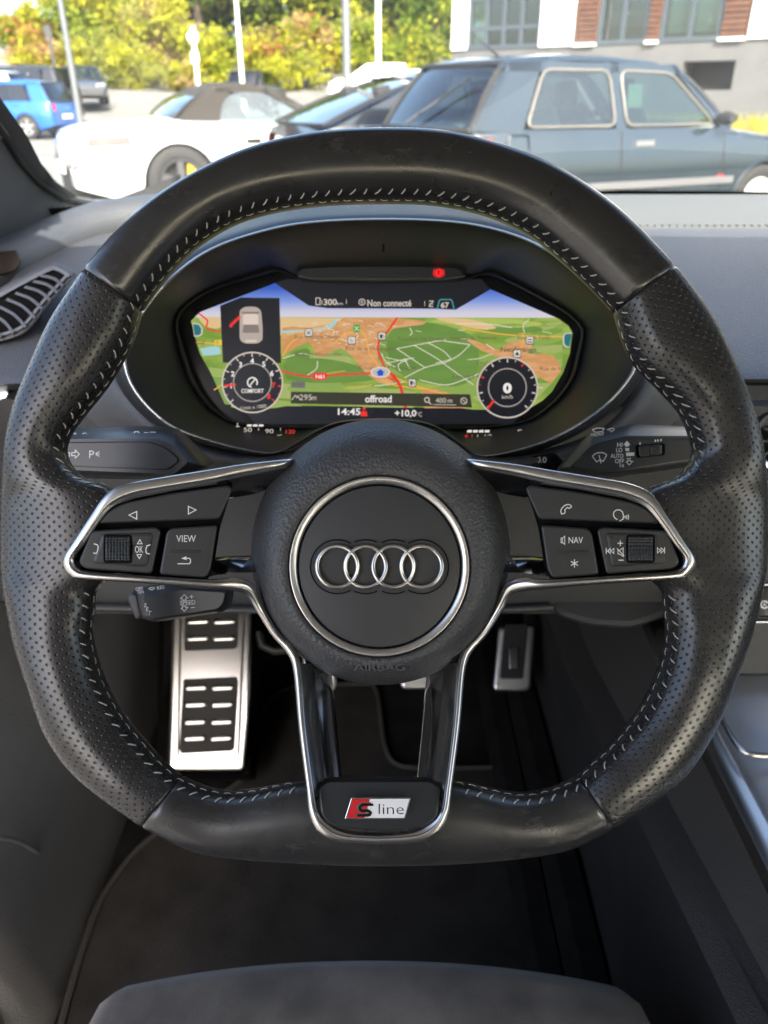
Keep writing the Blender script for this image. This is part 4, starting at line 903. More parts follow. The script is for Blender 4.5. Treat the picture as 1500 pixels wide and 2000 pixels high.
# ================================================================== STALKS
def stalk_loft(loops, material, name, parent, caps=True):
    mb = MB(); rows = [[PX(u, v, d) for u, v in catmull(rounded(p, 6, 2), 1, True)] for p, d in loops]
    mb.grid(rows, close_v=True, mat=material)
    if caps: mb.fan(rows[-1], material); mb.fan(rows[0][::-1], material)
    return mb.build(name, None, parent, angle=40)
ts = thing('turn_signal_stalk', 'black indicator stalk with parking light symbol beside the left grip', 'control stalk', PX(250, 885, .47))
A0 = [(60,846),(325,838),(352,846),(408,912),(345,934),(60,928)]
A1 = [(60,858),(305,856),(336,868),(368,902),(340,926),(60,915)]
stalk_loft([([(60,838),(320,832),(350,838),(420,905),(345,938),(60,932)], .495), (A0, .478), ([(60,852),(318,847),(346,856),(390,908),(343,932),(60,923)], .468), (A1, .4625)], STALK, 'stalk_body', ts)
SM = flat(.4622)
mb = MB(); mb.extrude(rounded([(60,864),(290,862),(322,872),(352,898),(330,918),(60,908)], [2,10,20,10,14,2], 4), SM, -.001, .0009, .0005, 2, STALK, bevpx=2.5); mb.build('face_inlay', None, ts)
mb = MB(); SP = lambda u, v, h=0: PX(u, v, .4611-h)
mb.text('P', (179,887.5), 15, SP, .0001, PRINT, bold=.0)
for a in (20, 0, -20): mb.line([(184+3, 886.5-5*math.sin(R(a))*.8), (184+11*math.cos(R(a)), 886.5-14*math.sin(R(a)))], 1.6, SP, .00012, PRINT)
mb.line([(140,884),(147,884),(147,879),(155,887),(147,895),(147,890),(140,890)], 1.6, SP, .0001, PRINT, closed=True); mb.line([(131,881),(131,884),(136,884),(136,891),(131,891),(131,894)], 1.6, SP, .0001, PRINT)
TP = lambda u, v, h=0: PX(u, v, .4715-h)
mb.line([(258,846),(263,846),(263,843),(271,843),(271,846),(276,846),(267,851)], 1.3, TP, .0005, PRINT, closed=True); mb.poly([(281,844),(290,844),(289,851),(281,850)], TP, .0005, PRINT); mb.line([(292,844),(303,844),(306,847),(303,851),(292,851)], 1.4, TP, .0005, PRINT)
mb.line([(158,850),(163,850),(163,853),(168,853),(168,850),(173,850),(165,845)], 1.3, TP, .0005, PRINT, closed=True); mb.line([(138,852),(146,851),(148,847),(140,845)], 1.3, TP, .0005, PRINT); mb.build('symbol', None, ts, smooth=False)
wsK = thing('wiper_stalk', 'black wiper stalk with HI LO AUTO OFF markings beside the right grip', 'control stalk', PX(1230, 885, .47))
stalk_loft([([(1440,838),(1240,828),(1152,846),(1085,918),(1180,936),(1440,898)], .495), ([(1440,838),(1232,832),(1150,852),(1092,915),(1178,932),(1440,898)], .478), ([(1440,846),(1226,842),(1152,860),(1102,914),(1176,929),(1440,894)], .468), ([(1440,852),(1222,851),(1156,868),(1112,913),(1176,926),(1440,890)], .4625)], STALK, 'stalk_body', wsK)
mb = MB(); mb.extrude(rounded([(1440,856),(1225,858),(1170,868),(1118,904),(1122,914),(1180,924),(1440,886)], [2,10,30,8,8,30,2], 4), SM, -.001, .0009, .0005, 2, STALK, bevpx=2.5); mb.build('face_inlay', None, wsK)
mb = MB(); mb.extrude(rounded([(1241,869),(1299,865),(1299,889),(1243,895)], 5, 3), SM, .0, .00115, mat=GAP); mb.build('slider_slot', None, wsK)
mb = MB(); mb.extrude(rounded([(1247,871),(1272,869),(1272,890),(1249,892)], 4, 3), SM, .0, .0035, .001, 2, BTN, bevpx=3); mb.extrude(rounded([(1270,870),(1293,868),(1293,888),(1270,890)], 4, 3), SM, .0, .0045, .0014, 2, BTN, bevpx=4); mb.build('slider', None, wsK)
mb = MB()
for t, c, w_ in (('HI', (1210.5,868.5), 10), ('LO', (1209.5,879), 12), ('AUTO', (1205,890.5), 25), ('OFF', (1210,900.5), 18), ('1x', (1215,908.5), 9)): mb.text(t, c, 8.2, SP, .0001, PRINT, wpx=w_, bold=.008, ref='H')
mb.poly([(1221,871),(1226,871),(1225.5,863),(1232,871)], SP, .0001, PRINT) if False else mb.poly([(1217.5,869),(1224.5,861),(1231.5,869),(1228,869),(1228,872),(1221,872),(1221,869)], SP, .0001, PRINT)
mb.poly([(1221,875),(1229,875),(1229,881),(1222,881)], SP, .0001, PRINT); mb.poly([(1222.5,884),(1239,883.5),(1239,890),(1223.5,891)], SP, .0001, PRINT); mb.line([(1224,896),(1232,895.5)], 1.6, SP, .0001, PRINT); mb.line([(1223,902),(1226,902),(1226,899),(1231,899),(1231,901),(1236,901),(1229,908)], 1.5, SP, .0001, PRINT, closed=True)
mb.line(catmull([(1157,891),(1163,886),(1172,884),(1180,885),(1185,889)], 3), 1.8, SP, .0001, PRINT); mb.line([(1157,891),(1165,902),(1172,898),(1178,901),(1185,889)], 1.8, SP, .0001, PRINT); mb.line([(1174,905),(1170,889)], 1.8, SP, .00012, PRINT)
for u, v in ((1250,867),(1280,861.5),(1285,861),(1291,860)): mb.poly([(u, v-4), (u+1.8, v), (u, v+2), (u-1.8, v)], SP, .0001, PRINT)
mb.text('FRONT', (1167,848.5), 6.5, lambda u, v, h=0: PX(u, v, .4715-h), .0007, PRINT, wpx=27, rot=4, shear=.2); mb.line([(1157,839),(1166,836),(1180,837),(1176,843),(1162,844)], 1.4, TP, .0008, PRINT, closed=True); mb.line([(1186,839),(1191,838),(1196,836),(1200,839),(1195,843)], 1.3, TP, .0008, PRINT, closed=True)
mb.build('marking', None, wsK, smooth=False)
cs = thing('cruise_control_stalk', 'short black cruise control stalk reading SET and SPEED under the left spoke', 'control stalk', PX(350, 1175, .455))
stalk_loft([([(262,1150),(355,1130),(460,1140),(452,1185),(432,1196),(300,1212),(268,1200)], .485), ([(258,1152),(350,1138),(452,1148),(448,1180),(432,1196),(300,1215),(266,1204)], .464), ([(272,1160),(355,1148),(446,1154),(440,1180),(428,1192),(302,1211),(282,1202)], .456), ([(279,1165),(356,1152),(440,1158),(434,1180),(424,1189),(304,1207),(290,1200)], .4535)], STALK, 'stalk_body', cs)
mb = MB(); mb.extrude(rounded([(248,1168),(255,1158),(268,1160),(276,1206),(266,1210)], 4, 3), flat(.462), -.006, .003, .0015, 2, STALK, bevpx=4); mb.build('end_button', None, cs)
mb = MB(); CP = flat(.4532)
mb.text('SPEED', (366.5,1177), 8.5, CP, .0002, PRINT, wpx=30, rot=3, bold=.006); mb.text('+', (374,1165.5), 7.5, CP, .0002, PRINT, ref='+', bold=.01); mb.line([(373,1187),(380,1186)], 1.6, CP, .0002, PRINT)
mb.line([(352,1169),(360,1161.5),(367,1168),(363,1168),(363,1172),(356,1172),(356,1169)], 1.5, CP, .0002, PRINT, closed=True); mb.line([(356,1183),(362,1183),(362,1186),(367,1186),(360,1194),(354,1188),(357,1187)], 1.5, CP, .0002, PRINT, closed=True)
for t, c in (('S', (284,1182)), ('E', (288,1189.5)), ('T', (292,1197))): mb.text(t, c, 7.5, CP, .0002, PRINT, rot=-12)
mb.text('OFF', (272,1150), 6, flat(.4605), .002, PRINT, wpx=15, rot=8); mb.text('ON', (275,1156), 6, flat(.4585), .002, PRINT, wpx=11, rot=10); mb.text('RES', (314,1147.5), 6.5, flat(.4585), .002, PRINT, wpx=15, rot=12); mb.line([(290,1150),(296,1147),(302,1148),(297,1152)], 1.4, flat(.4585), .002, PRINT, closed=True); mb.build('marking', None, cs, smooth=False)

# ================================================================== PEDALS, MAT, SEAT, CONSOLE
fr = thing('footrest', 'tall silver footrest plate with black rubber pads at left of the footwell', 'footrest', PX(405, 1505, 1.04))
FM = lambda u, v, h=0: PX(u, v, 1.03 + (1510-v)*.00022 - h)
q = .001*1
mb = MB(); mb.extrude(rounded([(338,1120),(494,1120),(488,1400),(478,1506),(326,1506),(330,1400)], [6,6,2,10,10,2], 3), FM, -.02, .006, .004, 3, BRUSHED, bevpx=7); plate = mb.build('plate', None, fr, angle=30)
mb = MB(); mb.extrude(rounded([(352,1120),(482,1120),(468,1478),(345,1478)], 8, 3), FM, .0055, .0075, .0015, 2, BRUSHED, bevpx=5); mb.build('inner_plate', None, fr, angle=30)
mb = MB(); mb.grid([[FM(u, v, h) for u, v in rounded([(322-k,1120),(500+k,1120),(488+k,1512+k),(318-k,1512+k)], 8, 3)] for k, h in ((0, 0), (8, -.02), (12, -.05))], close_v=True, mat=GAP); mb.build('support', None, fr)
for pp in ([(364,1130),(469,1130),(465,1262),(458,1268),(361,1272),(359,1264)], [(358,1326),(463,1321),(466,1330),(458,1462),(452,1467),(353,1472),(350,1462)]):
    mb = MB(); mb.extrude(rounded(pp, 4, 2), FM, .007, .0095, .001, 2, RUBBER, bevpx=3); mb.build('rubber_pad', None, fr)
for vv, skew in ((1165, 0), (1213, 0), (1246, 0), (1343, 0), (1376, 0), (1410, 0), (1442, 0)):
    k = (vv-1160)*.028
    for x0 in (365-k, 417-k):
        x1 = x0 + 45
        mb = MB(); mb.extrude(rounded([(x0,vv-6+1),(x1,vv-8+1),(x1,vv+6),(x0,vv+8)], 7, 4), FM, .008, .0125, .003, 3, BRUSHED, bevpx=5); mb.build('metal_stud', None, fr, angle=60)
PEDM = mat('bright pedal steel', (.74, .73, .70), .36, .9)
def pedal(name, label, quad, d, slot, arm_top):
    t = thing(name, label, 'pedal', PX(sum(a for a, b in quad)/4, quad[2][1], d))
    M = lambda u, v, h=0: PX(u, v, d + (quad[2][1]-v)*.0002 - h)
    mb = MB(); mb.extrude(rounded(quad, [8,8,14,14], 4), M, -.012, .004, .004, 3, PEDM, bevpx=6); mb.build('pad_frame', None, t, angle=40)
    (a0, b0), (a1, b1), (a2, b2), (a3, b3) = quad
    ins = rounded([(a0+12, b0-5), (a1-12, b1-5), (a2-14, b2-24), (a3+14, b3-24)], 5, 3)
    mb = MB(); mb.extrude(ins, M, .003, .0055, .001, 1, RUBBER, bevpx=2); mb.build('rubber_inlay', None, t)
    for (x0, y0, x1, y1) in slot:
        mb = MB(); mb.extrude(rounded([(x0,y0),(x1,y0),(x1,y1),(x0,y1)], 5, 3), M, .005, .008, .002, 2, BRUSHED, bevpx=3); mb.build('metal_stud', None, t, angle=60)
    mb = MB(); c = M((a0+a1)/2, (b0+b2)/2, -.012); mb.tube([c, c.lerp(PX(*arm_top), .5)+Vector((0, 0, .02)), PX(*arm_top)], .009, mat=GAP); mb.build('pedal_arm', None, t)
pedal('accelerator_pedal', 'narrow upright metal accelerator pedal right of the wheel hub', [(974,1224),(1044,1224),(1036,1350),(962,1350)], 1.10, [(993,1262,1014,1308)], (1010, 1100, 1.22))
pedal('brake_pedal', 'metal brake pedal edge peeping out below the right of the hub', [(778,1262),(880,1262),(880,1346),(782,1346)], 1.06, [(800,1280,815,1315),(840,1280,855,1315)], (830, 1120, 1.22))
pedal('clutch_pedal', 'metal clutch pedal edge between the hub and the left lower spoke', [(590,1262),(660,1262),(657,1350),(592,1350)], 1.04, [(605,1280,618,1318),(632,1280,645,1318)], (640, 1120, 1.22))
mb = MB(); mb.tube([PX(505, 1235, 1.1), PX(512, 1262, 1.09), PX(535, 1272, 1.09), PX(580, 1268, 1.1)], .006, mat=KNEE); hb = mb.build('clutch_bracket', None, None); tag(hb, 'dark curved metal bracket beside the top of the footrest', 'bracket')
fm = thing('floor_mat', 'black velour floor mat with stitched edging under the pedals', 'floor mat', PZ(600, 1650, .255))
edge = [(100,2120),(120,2000),(180,1800),(225,1715),(290,1640),(400,1570),(470,1525),(493,1480),(505,1430),(520,1380),(545,1352),(590,1340),(650,1338),(715,1336),(735,1348),(744,1400),(750,1450),(770,1490),(820,1500),(900,1500),(985,1500),(1015,1512),(1032,1548),(1060,1690),(1085,1820),(1105,1930),(1120,2120)]
ed = catmull(edge, 4)
mb = MB(); MM = lambda u, v, h=0: PZ(u, v, .262+h)
loop = [MM(u, v) for u, v in ed]; mb.fan(loop, MAT); mb.grid([loop, [p-Vector((0, 0, .006)) for p in loop]], close_v=True, mat=MAT); mb.build('pile', None, fm, smooth=False)
mb = MB(); mb.tube([MM(u, v, .001) for u, v in ed], .0042, n=6, mat=PIPING); mb.build('edging', None, fm)
# side wall of the tunnel, carpeted, with ribs, and the console
con = thing('centre_console', 'grey centre console with silver edge strip right of the seat', 'console', (.4, .4, .25))
mb = MB(); yy = [-.3 + .08*i for i in range(19)]
def zl(y): return .555 + .22*max(-.25, min(.3, .5-y))
CSP = mat('console side plastic', (.056, .051, .046), .5, bump=('voronoi', 650, .7, .0008), var=.12, varscale=9); CSC = mat('tunnel carpet', (.020, .018, .016), 1, bump=('noise', 900, 1, .003), var=.25, varscale=14)
mb.grid([[Vector((.263-.010*t**2-.03*(t > .99), y, .660+(zl(y)-.660)*t)) for y in yy] for t in (0, .2, .4, .6, .8, .92, 1.0)], mat=CSP); mb.build('side_panel', None, con, angle=60)
mb = MB(); mb.grid([[Vector((.243+.012*math.sin(t*6+y*5)*t - .02*t, y, zl(y)+.004+(.25-zl(y))*t)) for y in yy] for t in [k/10 for k in range(11)]], mat=CSC); mb.build('tunnel_carpet', None, con, angle=60)
def edge_pt(y): return Vector((.263, y, .668 + .10*max(0, y-.55)))
mb = MB(); mb.grid([[edge_pt(y)+Vector(o) for y in yy] for o in ((-.008, 0, -.014), (-.007, 0, -.002), (-.003, 0, .002), (.006, 0, .003), (.010, 0, -.001))], mat=SATIN); mb.build('edge_strip', None, con, angle=40)
mb = MB(); mb.grid([[edge_pt(y)+Vector(o) for y in yy] for o in ((.010, 0, -.002), (.03, 0, .010), (.06, 0, .014), (.20, 0, .014), (.30, 0, -.02))], mat=CONS); mb.build('top_panel', None, con, angle=60)
mb = MB(); tl = [(1400,1440),(1425,1455),(1450,1465),(1475,1474),(1520,1476),(1600,1474)]
tl = [(1392,1340),(1404,1385),(1418,1420),(1440,1455),(1466,1473),(1520,1476),(1600,1474)]
mb.tube([PZ(u, v, .686) for u, v in catmull(tl, 4)], .0022, mat=SATIN); mb.build('tray_line', None, con)
mb = MB()
for x0, x1, z0 in ((.192, .150, .30), (.155, .10, .262)):
    mb.grid([[Vector((x0+.012*k, y, z0+(.03 if 0 < k < 4 else 0))) for y in yy] for k in range(5)], mat=CARPET)
mb.build('carpet_rib', None, con, angle=60)
# centre stack slice at the right edge
st = thing('centre_stack', 'dark centre stack with round vent and silver strip at right edge', 'centre stack', PX(1500, 1000, .62))
SK = lambda u, v, h=0: PX(u, v, .64 - h)
mb = MB(); mb.extrude(rounded([(1440,748),(1900,748),(1900,1320),(1400,1320),(1425,1100)], 8, 3), SK, -.05, .0, .004, 2, KNEE, bevpx=5); mb.build('stack_panel', None, st)
mb = MB(); torus_pts = [SK(1545+72*math.cos(2*math.pi*i/48), 862+62*math.sin(2*math.pi*i/48), .006) for i in range(48)]; mb.tube(torus_pts, .0022, closed=True, mat=CHROME); mb.build('vent_ring', None, st)
mb = MB(); mb.disc((1545, 862), 62, SK, .001, GAP, ry=54); mb.build('vent_duct', None, st)
mb = MB(); mb.disc((1545, 862), 20, SK, .004, KNEE, ry=18); [mb.line([(1545, 862), (1545+60*math.cos(R(a)), 862+52*math.sin(R(a)))], 5, SK, .003, KNEE) for a in range(0, 360, 30)]; mb.build('vent_vanes', None, st)
mb = MB(); mb.extrude(rounded([(1455,1148),(1700,1140),(1700,1205),(1448,1205)], 4, 2), SK, 0, .006, .002, 2, PIANO, bevpx=3); mb.build('switch_bar', None, st)
mb = MB(); mb.ring((1493,1181), 7, 2.2, SK, .0063, PRINT, a0=30, a1=330, n=14); mb.text('A', (1493,1181), 8, SK, .0063, PRINT, bold=.02); mb.build('symbol', None, st, smooth=False)
for v0 in (1213, 1140, 938):
    mb = MB(); mb.extrude(rounded([(1440,v0),(1800,v0),(1800,v0+5),(1440,v0+5)], 2, 2), SK, 0, .007, .002, 2, SATIN, bevpx=2); mb.build('silver_strip', None, st)
# driver's seat
seat = thing('driver_seat', 'dark grey suede driver seat cushion at the bottom', 'seat', (0, .1, .3))
def cush(sx, ty):                         # sx -1..1 across, ty along the section from under the front lip to the back
    fr_y = .356 - .020*abs(sx)**2.2; half = .198 + .008*ty
    prof = [(-.10, -.17), (-.02, -.13), (0, -.07), (-.006, -.028), (-.022, -.008), (-.05, 0), (-.12, .002), (-.25, -.005), (-.40, -.015), (-.55, -.02)]
    k = ty*(len(prof)-1); i = min(len(prof)-2, int(k)); f = k-i
    py = prof[i][0]*(1-f)+prof[i+1][0]*f; pz = prof[i][1]*(1-f)+prof[i+1][1]*f
    edge = max(0, abs(sx)-.90)/.10
    return Vector((-.010 + sx*half, fr_y + py - .012*edge*edge, .567 + pz - .02*edge**2 + .006*(1-sx*sx)))
mb = MB(); mb.grid([[cush(-1+2*i/40, j/36) for i in range(41)] for j in range(37)], mat=SUEDE); mb.build('cushion', None, seat, angle=70)
for sgn in (-1, 1):
    mb = MB(); path = [Vector((sgn*(.222)-.008, .285-.05*j, .525+.018*min(1, j/4)-.01*(j == 0))) for j in range(12)]
    mb.tube(path, [.018]+[.034]*11, n=12, mat=SEATL); mb.build('side_bolster', None, seat, angle=70)
mb = MB(); mb.tube([cush(-1, .52)+Vector((.0, .0, .004)), cush(-1, .42)+Vector((-.004, 0, 0)), cush(-1, .30)+Vector((-.006, 0, 0)), cush(-1, .2)+Vector((-.006, 0, 0))], .002, mat=PIPING); mb.build('piping', None, seat)
mb = MB(); mb.grid([[Vector((x, -.28-.14*t-.03*math.cos(x*9), .5+.62*t)) for x in [-.24+.06*i for i in range(9)]] for t in [k/8 for k in range(9)]], mat=BACKR); mb.build('backrest', None, seat, angle=70)
mb = MB(); mb.box((-.17, -.2, .256), (.15, .2, .40), GAP); mb.build('seat_base', None, seat)
# ================================================================== OUTSIDE
def gz(x, y): return .0025*max(0, y-20)**2 if y < 46 else .0025*26**2 + .11*(y-46)
ASPH = mat('sunlit asphalt', (.15, .145, .135), .9, bump=('noise', 40, .5, .01), var=.3, varscale=1.3)
mb = MB(); gy = [-60, -20, -3, 0, 3, 6, 10, 15, 20]+[20+2*i for i in range(1, 14)]+[50, 60, 90, 200, 500]; gx = [-300, -100, -50, -30, -20, -10, -5, 0, 5, 10, 15, 20, 30, 60, 300]
mb.grid([[Vector((x, y, min(gz(x, y), 9))) for x in gx] for y in gy], mat=ASPH); tag(mb.build('ground', None), kind='structure')
LINEW = mat('parking line paint', (.7, .7, .68), .8)
hd = R(26.5); HD = Vector((math.cos(hd), math.sin(hd), 0)); HL = Vector((-math.sin(hd), math.cos(hd), 0))
for k in range(5):
    o0 = Vector((.2, 5.2, .004)) + HL*(2.5*k-1.2)
    mb = MB(); mb.add([o0, o0+HD*5, o0+HD*5+HL*.1, o0+HL*.1], [(0, 1, 2, 3)], LINEW); tag(mb.build('parking_line', None), kind='structure')
def interp(P, x):
    if x <= P[0][0]: return P[0][1]
    for (a, b), (c, d) in zip(P, P[1:]):
        if x <= c: return b+(d-b)*((x-a)/(c-a) if c > a else 0)
    return P[-1][1]
TYRE = mat('tyre rubber', (.018, .018, .018), .8); ALLOY = mat('alloy wheel', (.62, .62, .62), .3, .9); HUBC = mat('silver wheel cover', (.60, .60, .58), .4, .3)
TAIL = mat('red tail lamp', (.45, .012, .015), .15, coat=.5); LAMPG = mat('headlamp glass', (.55, .56, .58), .12, .3); PLATE = mat('white number plate', (.75, .75, .72), .5); UNDER = mat('car underside', (.012, .012, .012), .9)
FABRIC = mat('soft top fabric', (.026, .023, .020), .95, bump=('noise', 500, .3, .001)); CARGL = glass('car glass', (.74, .82, .80), 1.8); DKGL = glass('dark car glass', (.16, .19, .20), 1.6); SEATIN = mat('car seat fabric', (.03, .032, .036), .9)
def sidef(z, belt, tum=.055): return (1-tum) + tum*math.sin(math.pi*min(1, max(0, (z-.15)/(belt-.1)))**.9) 
class Car: pass
def car(name, label, pos, heading, P, paint, group=None, cat='car'):
    t = thing(name, label, cat, (pos[0], pos[1], gz(*pos[:2]) if len(pos) < 3 else pos[2]), heading, group)
    W, L, r, ax, sill = P['W'], P['L'], P['r'], P['axles'], P.get('sill', .24)
    top = P['top']; plan = P['plan']; belt = P['belt']
    ra = r*1.13
    xs = sorted(set([round(L*i/44, 4) for i in range(45)] + [round(a+ra*math.cos(math.pi*k/14), 4) for a in ax for k in range(15)] + [round(a+s*(ra+.002), 4) for a in ax for s in (-1, 1)] + [.02, .05, .1, L-.02, L-.05, L-.1]))
    def zb(x):
        z = sill + (.10*max(0, 1-x/.35) + .06*max(0, 1-(L-x)/.4))
        for a in ax:
            if abs(x-a) < ra: z = max(z, r + math.sqrt(max(0, ra*ra-(x-a)**2)) - .01)
        return z
    hw = lambda x: W*interp(plan, x)
    def row(x):
        b = zb(x); tt = max(interp(top, x), b+.03); h = hw(x); side = []
        for k in range(10):
            z = b+(tt-b)*k/9
            side.append((x, h*sidef(z, belt, P.get('tum', .055))*(1 if k < 9 else .985), z))
        ye = side[-1][1]; cr = P.get('crown', .05)
        side += [(x, ye*.93, tt+cr*.25), (x, ye*.6, tt+cr*.75), (x, 0.0001, tt+cr)]
        return [(x, h*.55, b+.01)] + side
    rows = [row(x) for x in xs]; rows = [[(x, -y, z) for x, y, z in rr] + [(x, y, z) for x, y, z in rr[::-1]] for rr in rows]
    mb = MB(); mb.grid(rows, mat=paint); mb.fan(rows[0], paint); mb.fan(rows[-1][::-1], paint)
    mb.build('body', None, t, local=True, angle=32)
    mb = MB(); mb.box((.15, -W*.8, .2), (L-.15, W*.8, min(.62, belt-.15)), UNDER); mb.build('underbody', None, t, local=True)
    sy = lambda x, z: hw(x)*sidef(z, belt, P.get('tum', .055))
    # greenhouse
    G = P['green']; zr = G['zroof']; wb, wr = G['wb'], G['wr']
    gy_ = lambda z: wb+(wr-wb)*max(0, min(1.1, (z-belt)/(zr-belt)))
    roofm = G.get('roofmat', paint); gls = P.get('glass', CARGL)
    RP = G['roof']                      # side profile of the roof: (x, z) from the rear to the front
    mb = MB(); rr = []
    for x, z in catmull(RP, 5):
        w_ = gy_(z)*.985
        rr.append([(x, -w_, z-.035), (x, -w_*.965, z-.006), (x, -w_*.6, z+.016), (x, 0, z+.022), (x, w_*.6, z+.016), (x, w_*.965, z-.006), (x, w_, z-.035)])
    mb.grid(rr, mat=roofm); mb.grid([[(x, y*.98, z-.04) for x, y, z in q] for q in rr], mat=SEATIN); mb.build('soft_top' if G.get('soft') else 'roof', None, t, local=True, angle=60)
    def sp(name_, pts, m, off, th, both=True, frame=None, rad=.03):
        for s in (-1, 1) if both else (-1,):
            mb = MB(); pr_ = rounded(pts, rad, 3)
            Mp = lambda x, z, h=0: (x, s*(gy_(z)+off+h) if z >= belt-.001 else s*(sy(x, z)+off+h), z)
            mb.extrude(pr_, Mp, -th, 0, mat=m, back=True); o = mb.build(name_, None, t, local=True)
            if frame:
                fb = MB(); fb.tube([Mp(x, z, .004) for x, z in pr_], frame[1], n=6, closed=True, mat=frame[0]); fb.build('window_frame', None, o, local=True)
    for pts in G['pillars']: sp('pillar', pts, roofm, 0, .05, rad=.01)
    for pts in G['windows']: sp('side_window', pts, gls, .004, .004, frame=G.get('frame'), rad=G.get('wrad', .06))
    def endglass(name_, b, tp, m):
        (xb, zb_), (xt, zt_) = b, tp; mb = MB(); dx = .06 if xb > xt else -.06
        g = [[(xb+(xt-xb)*v + dx*(1-(2*u-1)**2)*.8, (2*u-1)*((gy_(zb_)-.05)*(1-v)+(gy_(zt_)-.045)*v), zb_+(zt_-zb_)*v + .03*math.sin(math.pi*v)) for u in [i/8 for i in range(9)]] for v in [j/6 for j in range(7)]]
        mb.grid(g, mat=m); o = mb.build(name_, None, t, local=True, angle=70)
        ring_ = g[0]+[q[-1] for q in g[1:]]+g[-1][::-1][1:]+[q[0] for q in g[1:-1]][::-1]
        fb = MB(); fb.tube(ring_, G.get('sealr', .016), n=6, closed=True, mat=G.get('seal', RUBBER)); fb.build('window_seal', None, o, local=True)
        # corner posts beside the pane
        pb = MB()
        for s in (-1, 1):
            col = -1 if s > 0 else 0
            a = [Vector(q[col]) for q in g]; pb.grid([a, [p+Vector((.06 if xb < xt else -.06, s*.05, 0)) for p in a]], mat=roofm)
        pb.build('corner_post', None, t, local=True, angle=60) if G.get('posts', True) else None
        return g
    gr_ = endglass('rear_window', *G['rear'], gls if not G.get('soft') else DKGL); endglass('windscreen', *G['front'], gls)
    # wheels
    for a in ax:
        for s in (-1, 1):
            wn = thing('wheel', None, None, (a, s*(hw(a)*.985-.09), r)); wn.parent = t; wn.location = (a, s*(hw(a)*.985-.09), r)
            mb = MB(); pf = [(.0, r*.62), (.085, r*.64), (.098, r*.72), (.098, r*.90), (.08, r*.985), (.05, r), (-.05, r), (-.09, r*.96), (-.1, r*.7)]
            mb.grid([[(rad*math.cos(q), s*y, rad*math.sin(q)) for y, rad in pf] for q in [2*math.pi*i/40 for i in range(40)]], close_u=True, mat=TYRE); mb.build('tyre', None, wn, local=True, angle=50)
            mb = MB(); rm = P.get('rim', ALLOY)
            mb.grid([[(rad*math.cos(q), s*y, rad*math.sin(q)) for y, rad in ((.06, r*.56), (.088, r*.585), (.092, r*.64), (.08, r*.655))] for q in [2*math.pi*i/40 for i in range(40)]], close_u=True, mat=rm)
            ns = P.get('spokes', 5)
            if ns:
                for k in range(ns):
                    A = Matrix.Rotation(2*math.pi*k/ns, 4, 'Y')
                    mb.box((-.035, min(s*.055, s*.085), .0), (.035, max(s*.055, s*.085), r*.60), rm, A)
                mb.grid([[(rad*math.cos(q), s*y, rad*math.sin(q)) for y, rad in ((.09, .001), (.09, .05), (.06, .06))] for q in [2*math.pi*i/16 for i in range(16)]], close_u=True, mat=rm)
                mb.grid([[(rad*math.cos(q), s*y, rad*math.sin(q)) for y, rad in ((.0, .001), (.0, r*.6))] for q in [2*math.pi*i/24 for i in range(24)]], close_u=True, mat=UNDER)
            else: mb.grid([[(rad*math.cos(q), s*y, rad*math.sin(q)) for y, rad in ((.10, .001), (.098, r*.2), (.085, r*.3), (.09, r*.5), (.085, r*.57))] for q in [2*math.pi*i/32 for i in range(32)]], close_u=True, mat=rm)
            mb.build('rim', None, wn, local=True, angle=40)
            mb = MB()                         # dark wheel housing and the arch lip
            arch = [(a+ra*math.cos(math.pi*k/16), r+ra*math.sin(math.pi*k/16)-.01) for k in range(17)]
            mb.grid([[(x, s*sy(x, z)*f, z) for x, z in arch] for f in (.985, .6)], mat=UNDER); mb.build('wheel_housing', None, t, local=True)
            mb = MB(); mb.tube([(x, s*(sy(x, z)+.002), z) for x, z in arch], P.get('lip', .012), n=6, mat=P.get('lipmat', paint)); mb.build('wheel_arch', None, t, local=True)
    # lamps, plate, mirrors, handles, side moulding, bumpers
    for kind, boxes in (('tail_lamp', P.get('tail', [])), ('headlamp', P.get('head', []))):
        for (x0, x1, y0, y1, z0, z1) in boxes:
            for s in (-1, 1):
                mb = MB(); n_ = 6; g = []
                for i in range(n_+1):
                    y = y0+(y1-y0)*i/n_
                    xe = (0 if kind == 'tail_lamp' else L)
                    # hug the plan outline of the end
                    k = i/n_; x = x0+(x1-x0)*k
                    g.append([(x, s*y, z0), (x-(.015 if xe == 0 else -.015), s*(y+.008), (z0+z1)/2), (x, s*y, z1)])
                mb.grid(g, mat=TAIL if kind == 'tail_lamp' else LAMPG)
                e = g[0]+[q[-1] for q in g[1:]]+g[-1][::-1][1:]+[q[0] for q in g[1:-1]][::-1]
                mb.tube(e, .008, n=5, closed=True, mat=RUBBER); mb.build(kind, None, t, local=True)
    if P.get('mirror'):
        x, z = P['mirror']
        for s in (-1, 1):
            mb = MB(); rows_ = [[(x+.03-.02*k, s*(gy_(z)+.02+.16*k/4), z + (.06-.012*(k-2)**2*.5)*math.sin(2*math.pi*j/10)+.02) if False else (x+.05*math.cos(2*math.pi*j/10), s*(sy(x, belt-.02)+.02+.15*k/4), z+.055*(1-.1*(k-2)**2)*math.sin(2*math.pi*j/10)) for j in range(10)] for k in range(5)]
            mb.grid(rows_, close_v=True, mat=P.get('mirrormat', paint)); mb.fan(rows_[0], RUBBER); mb.fan(rows_[-1], P.get('mirrormat', paint)); mb.build('door_mirror', None, t, local=True)
    for (x0, x1, z0) in P.get('handles', []):
        for s in (-1, 1):
            mb = MB(); mb.box((x0, min(s*sy(x0, z0), s*(sy(x0, z0)+.018)), z0-.02), (x1, max(s*sy(x0, z0), s*(sy(x0, z0)+.018)), z0+.02), P.get('handlemat', paint)); mb.build('door_handle', None, t, local=True)
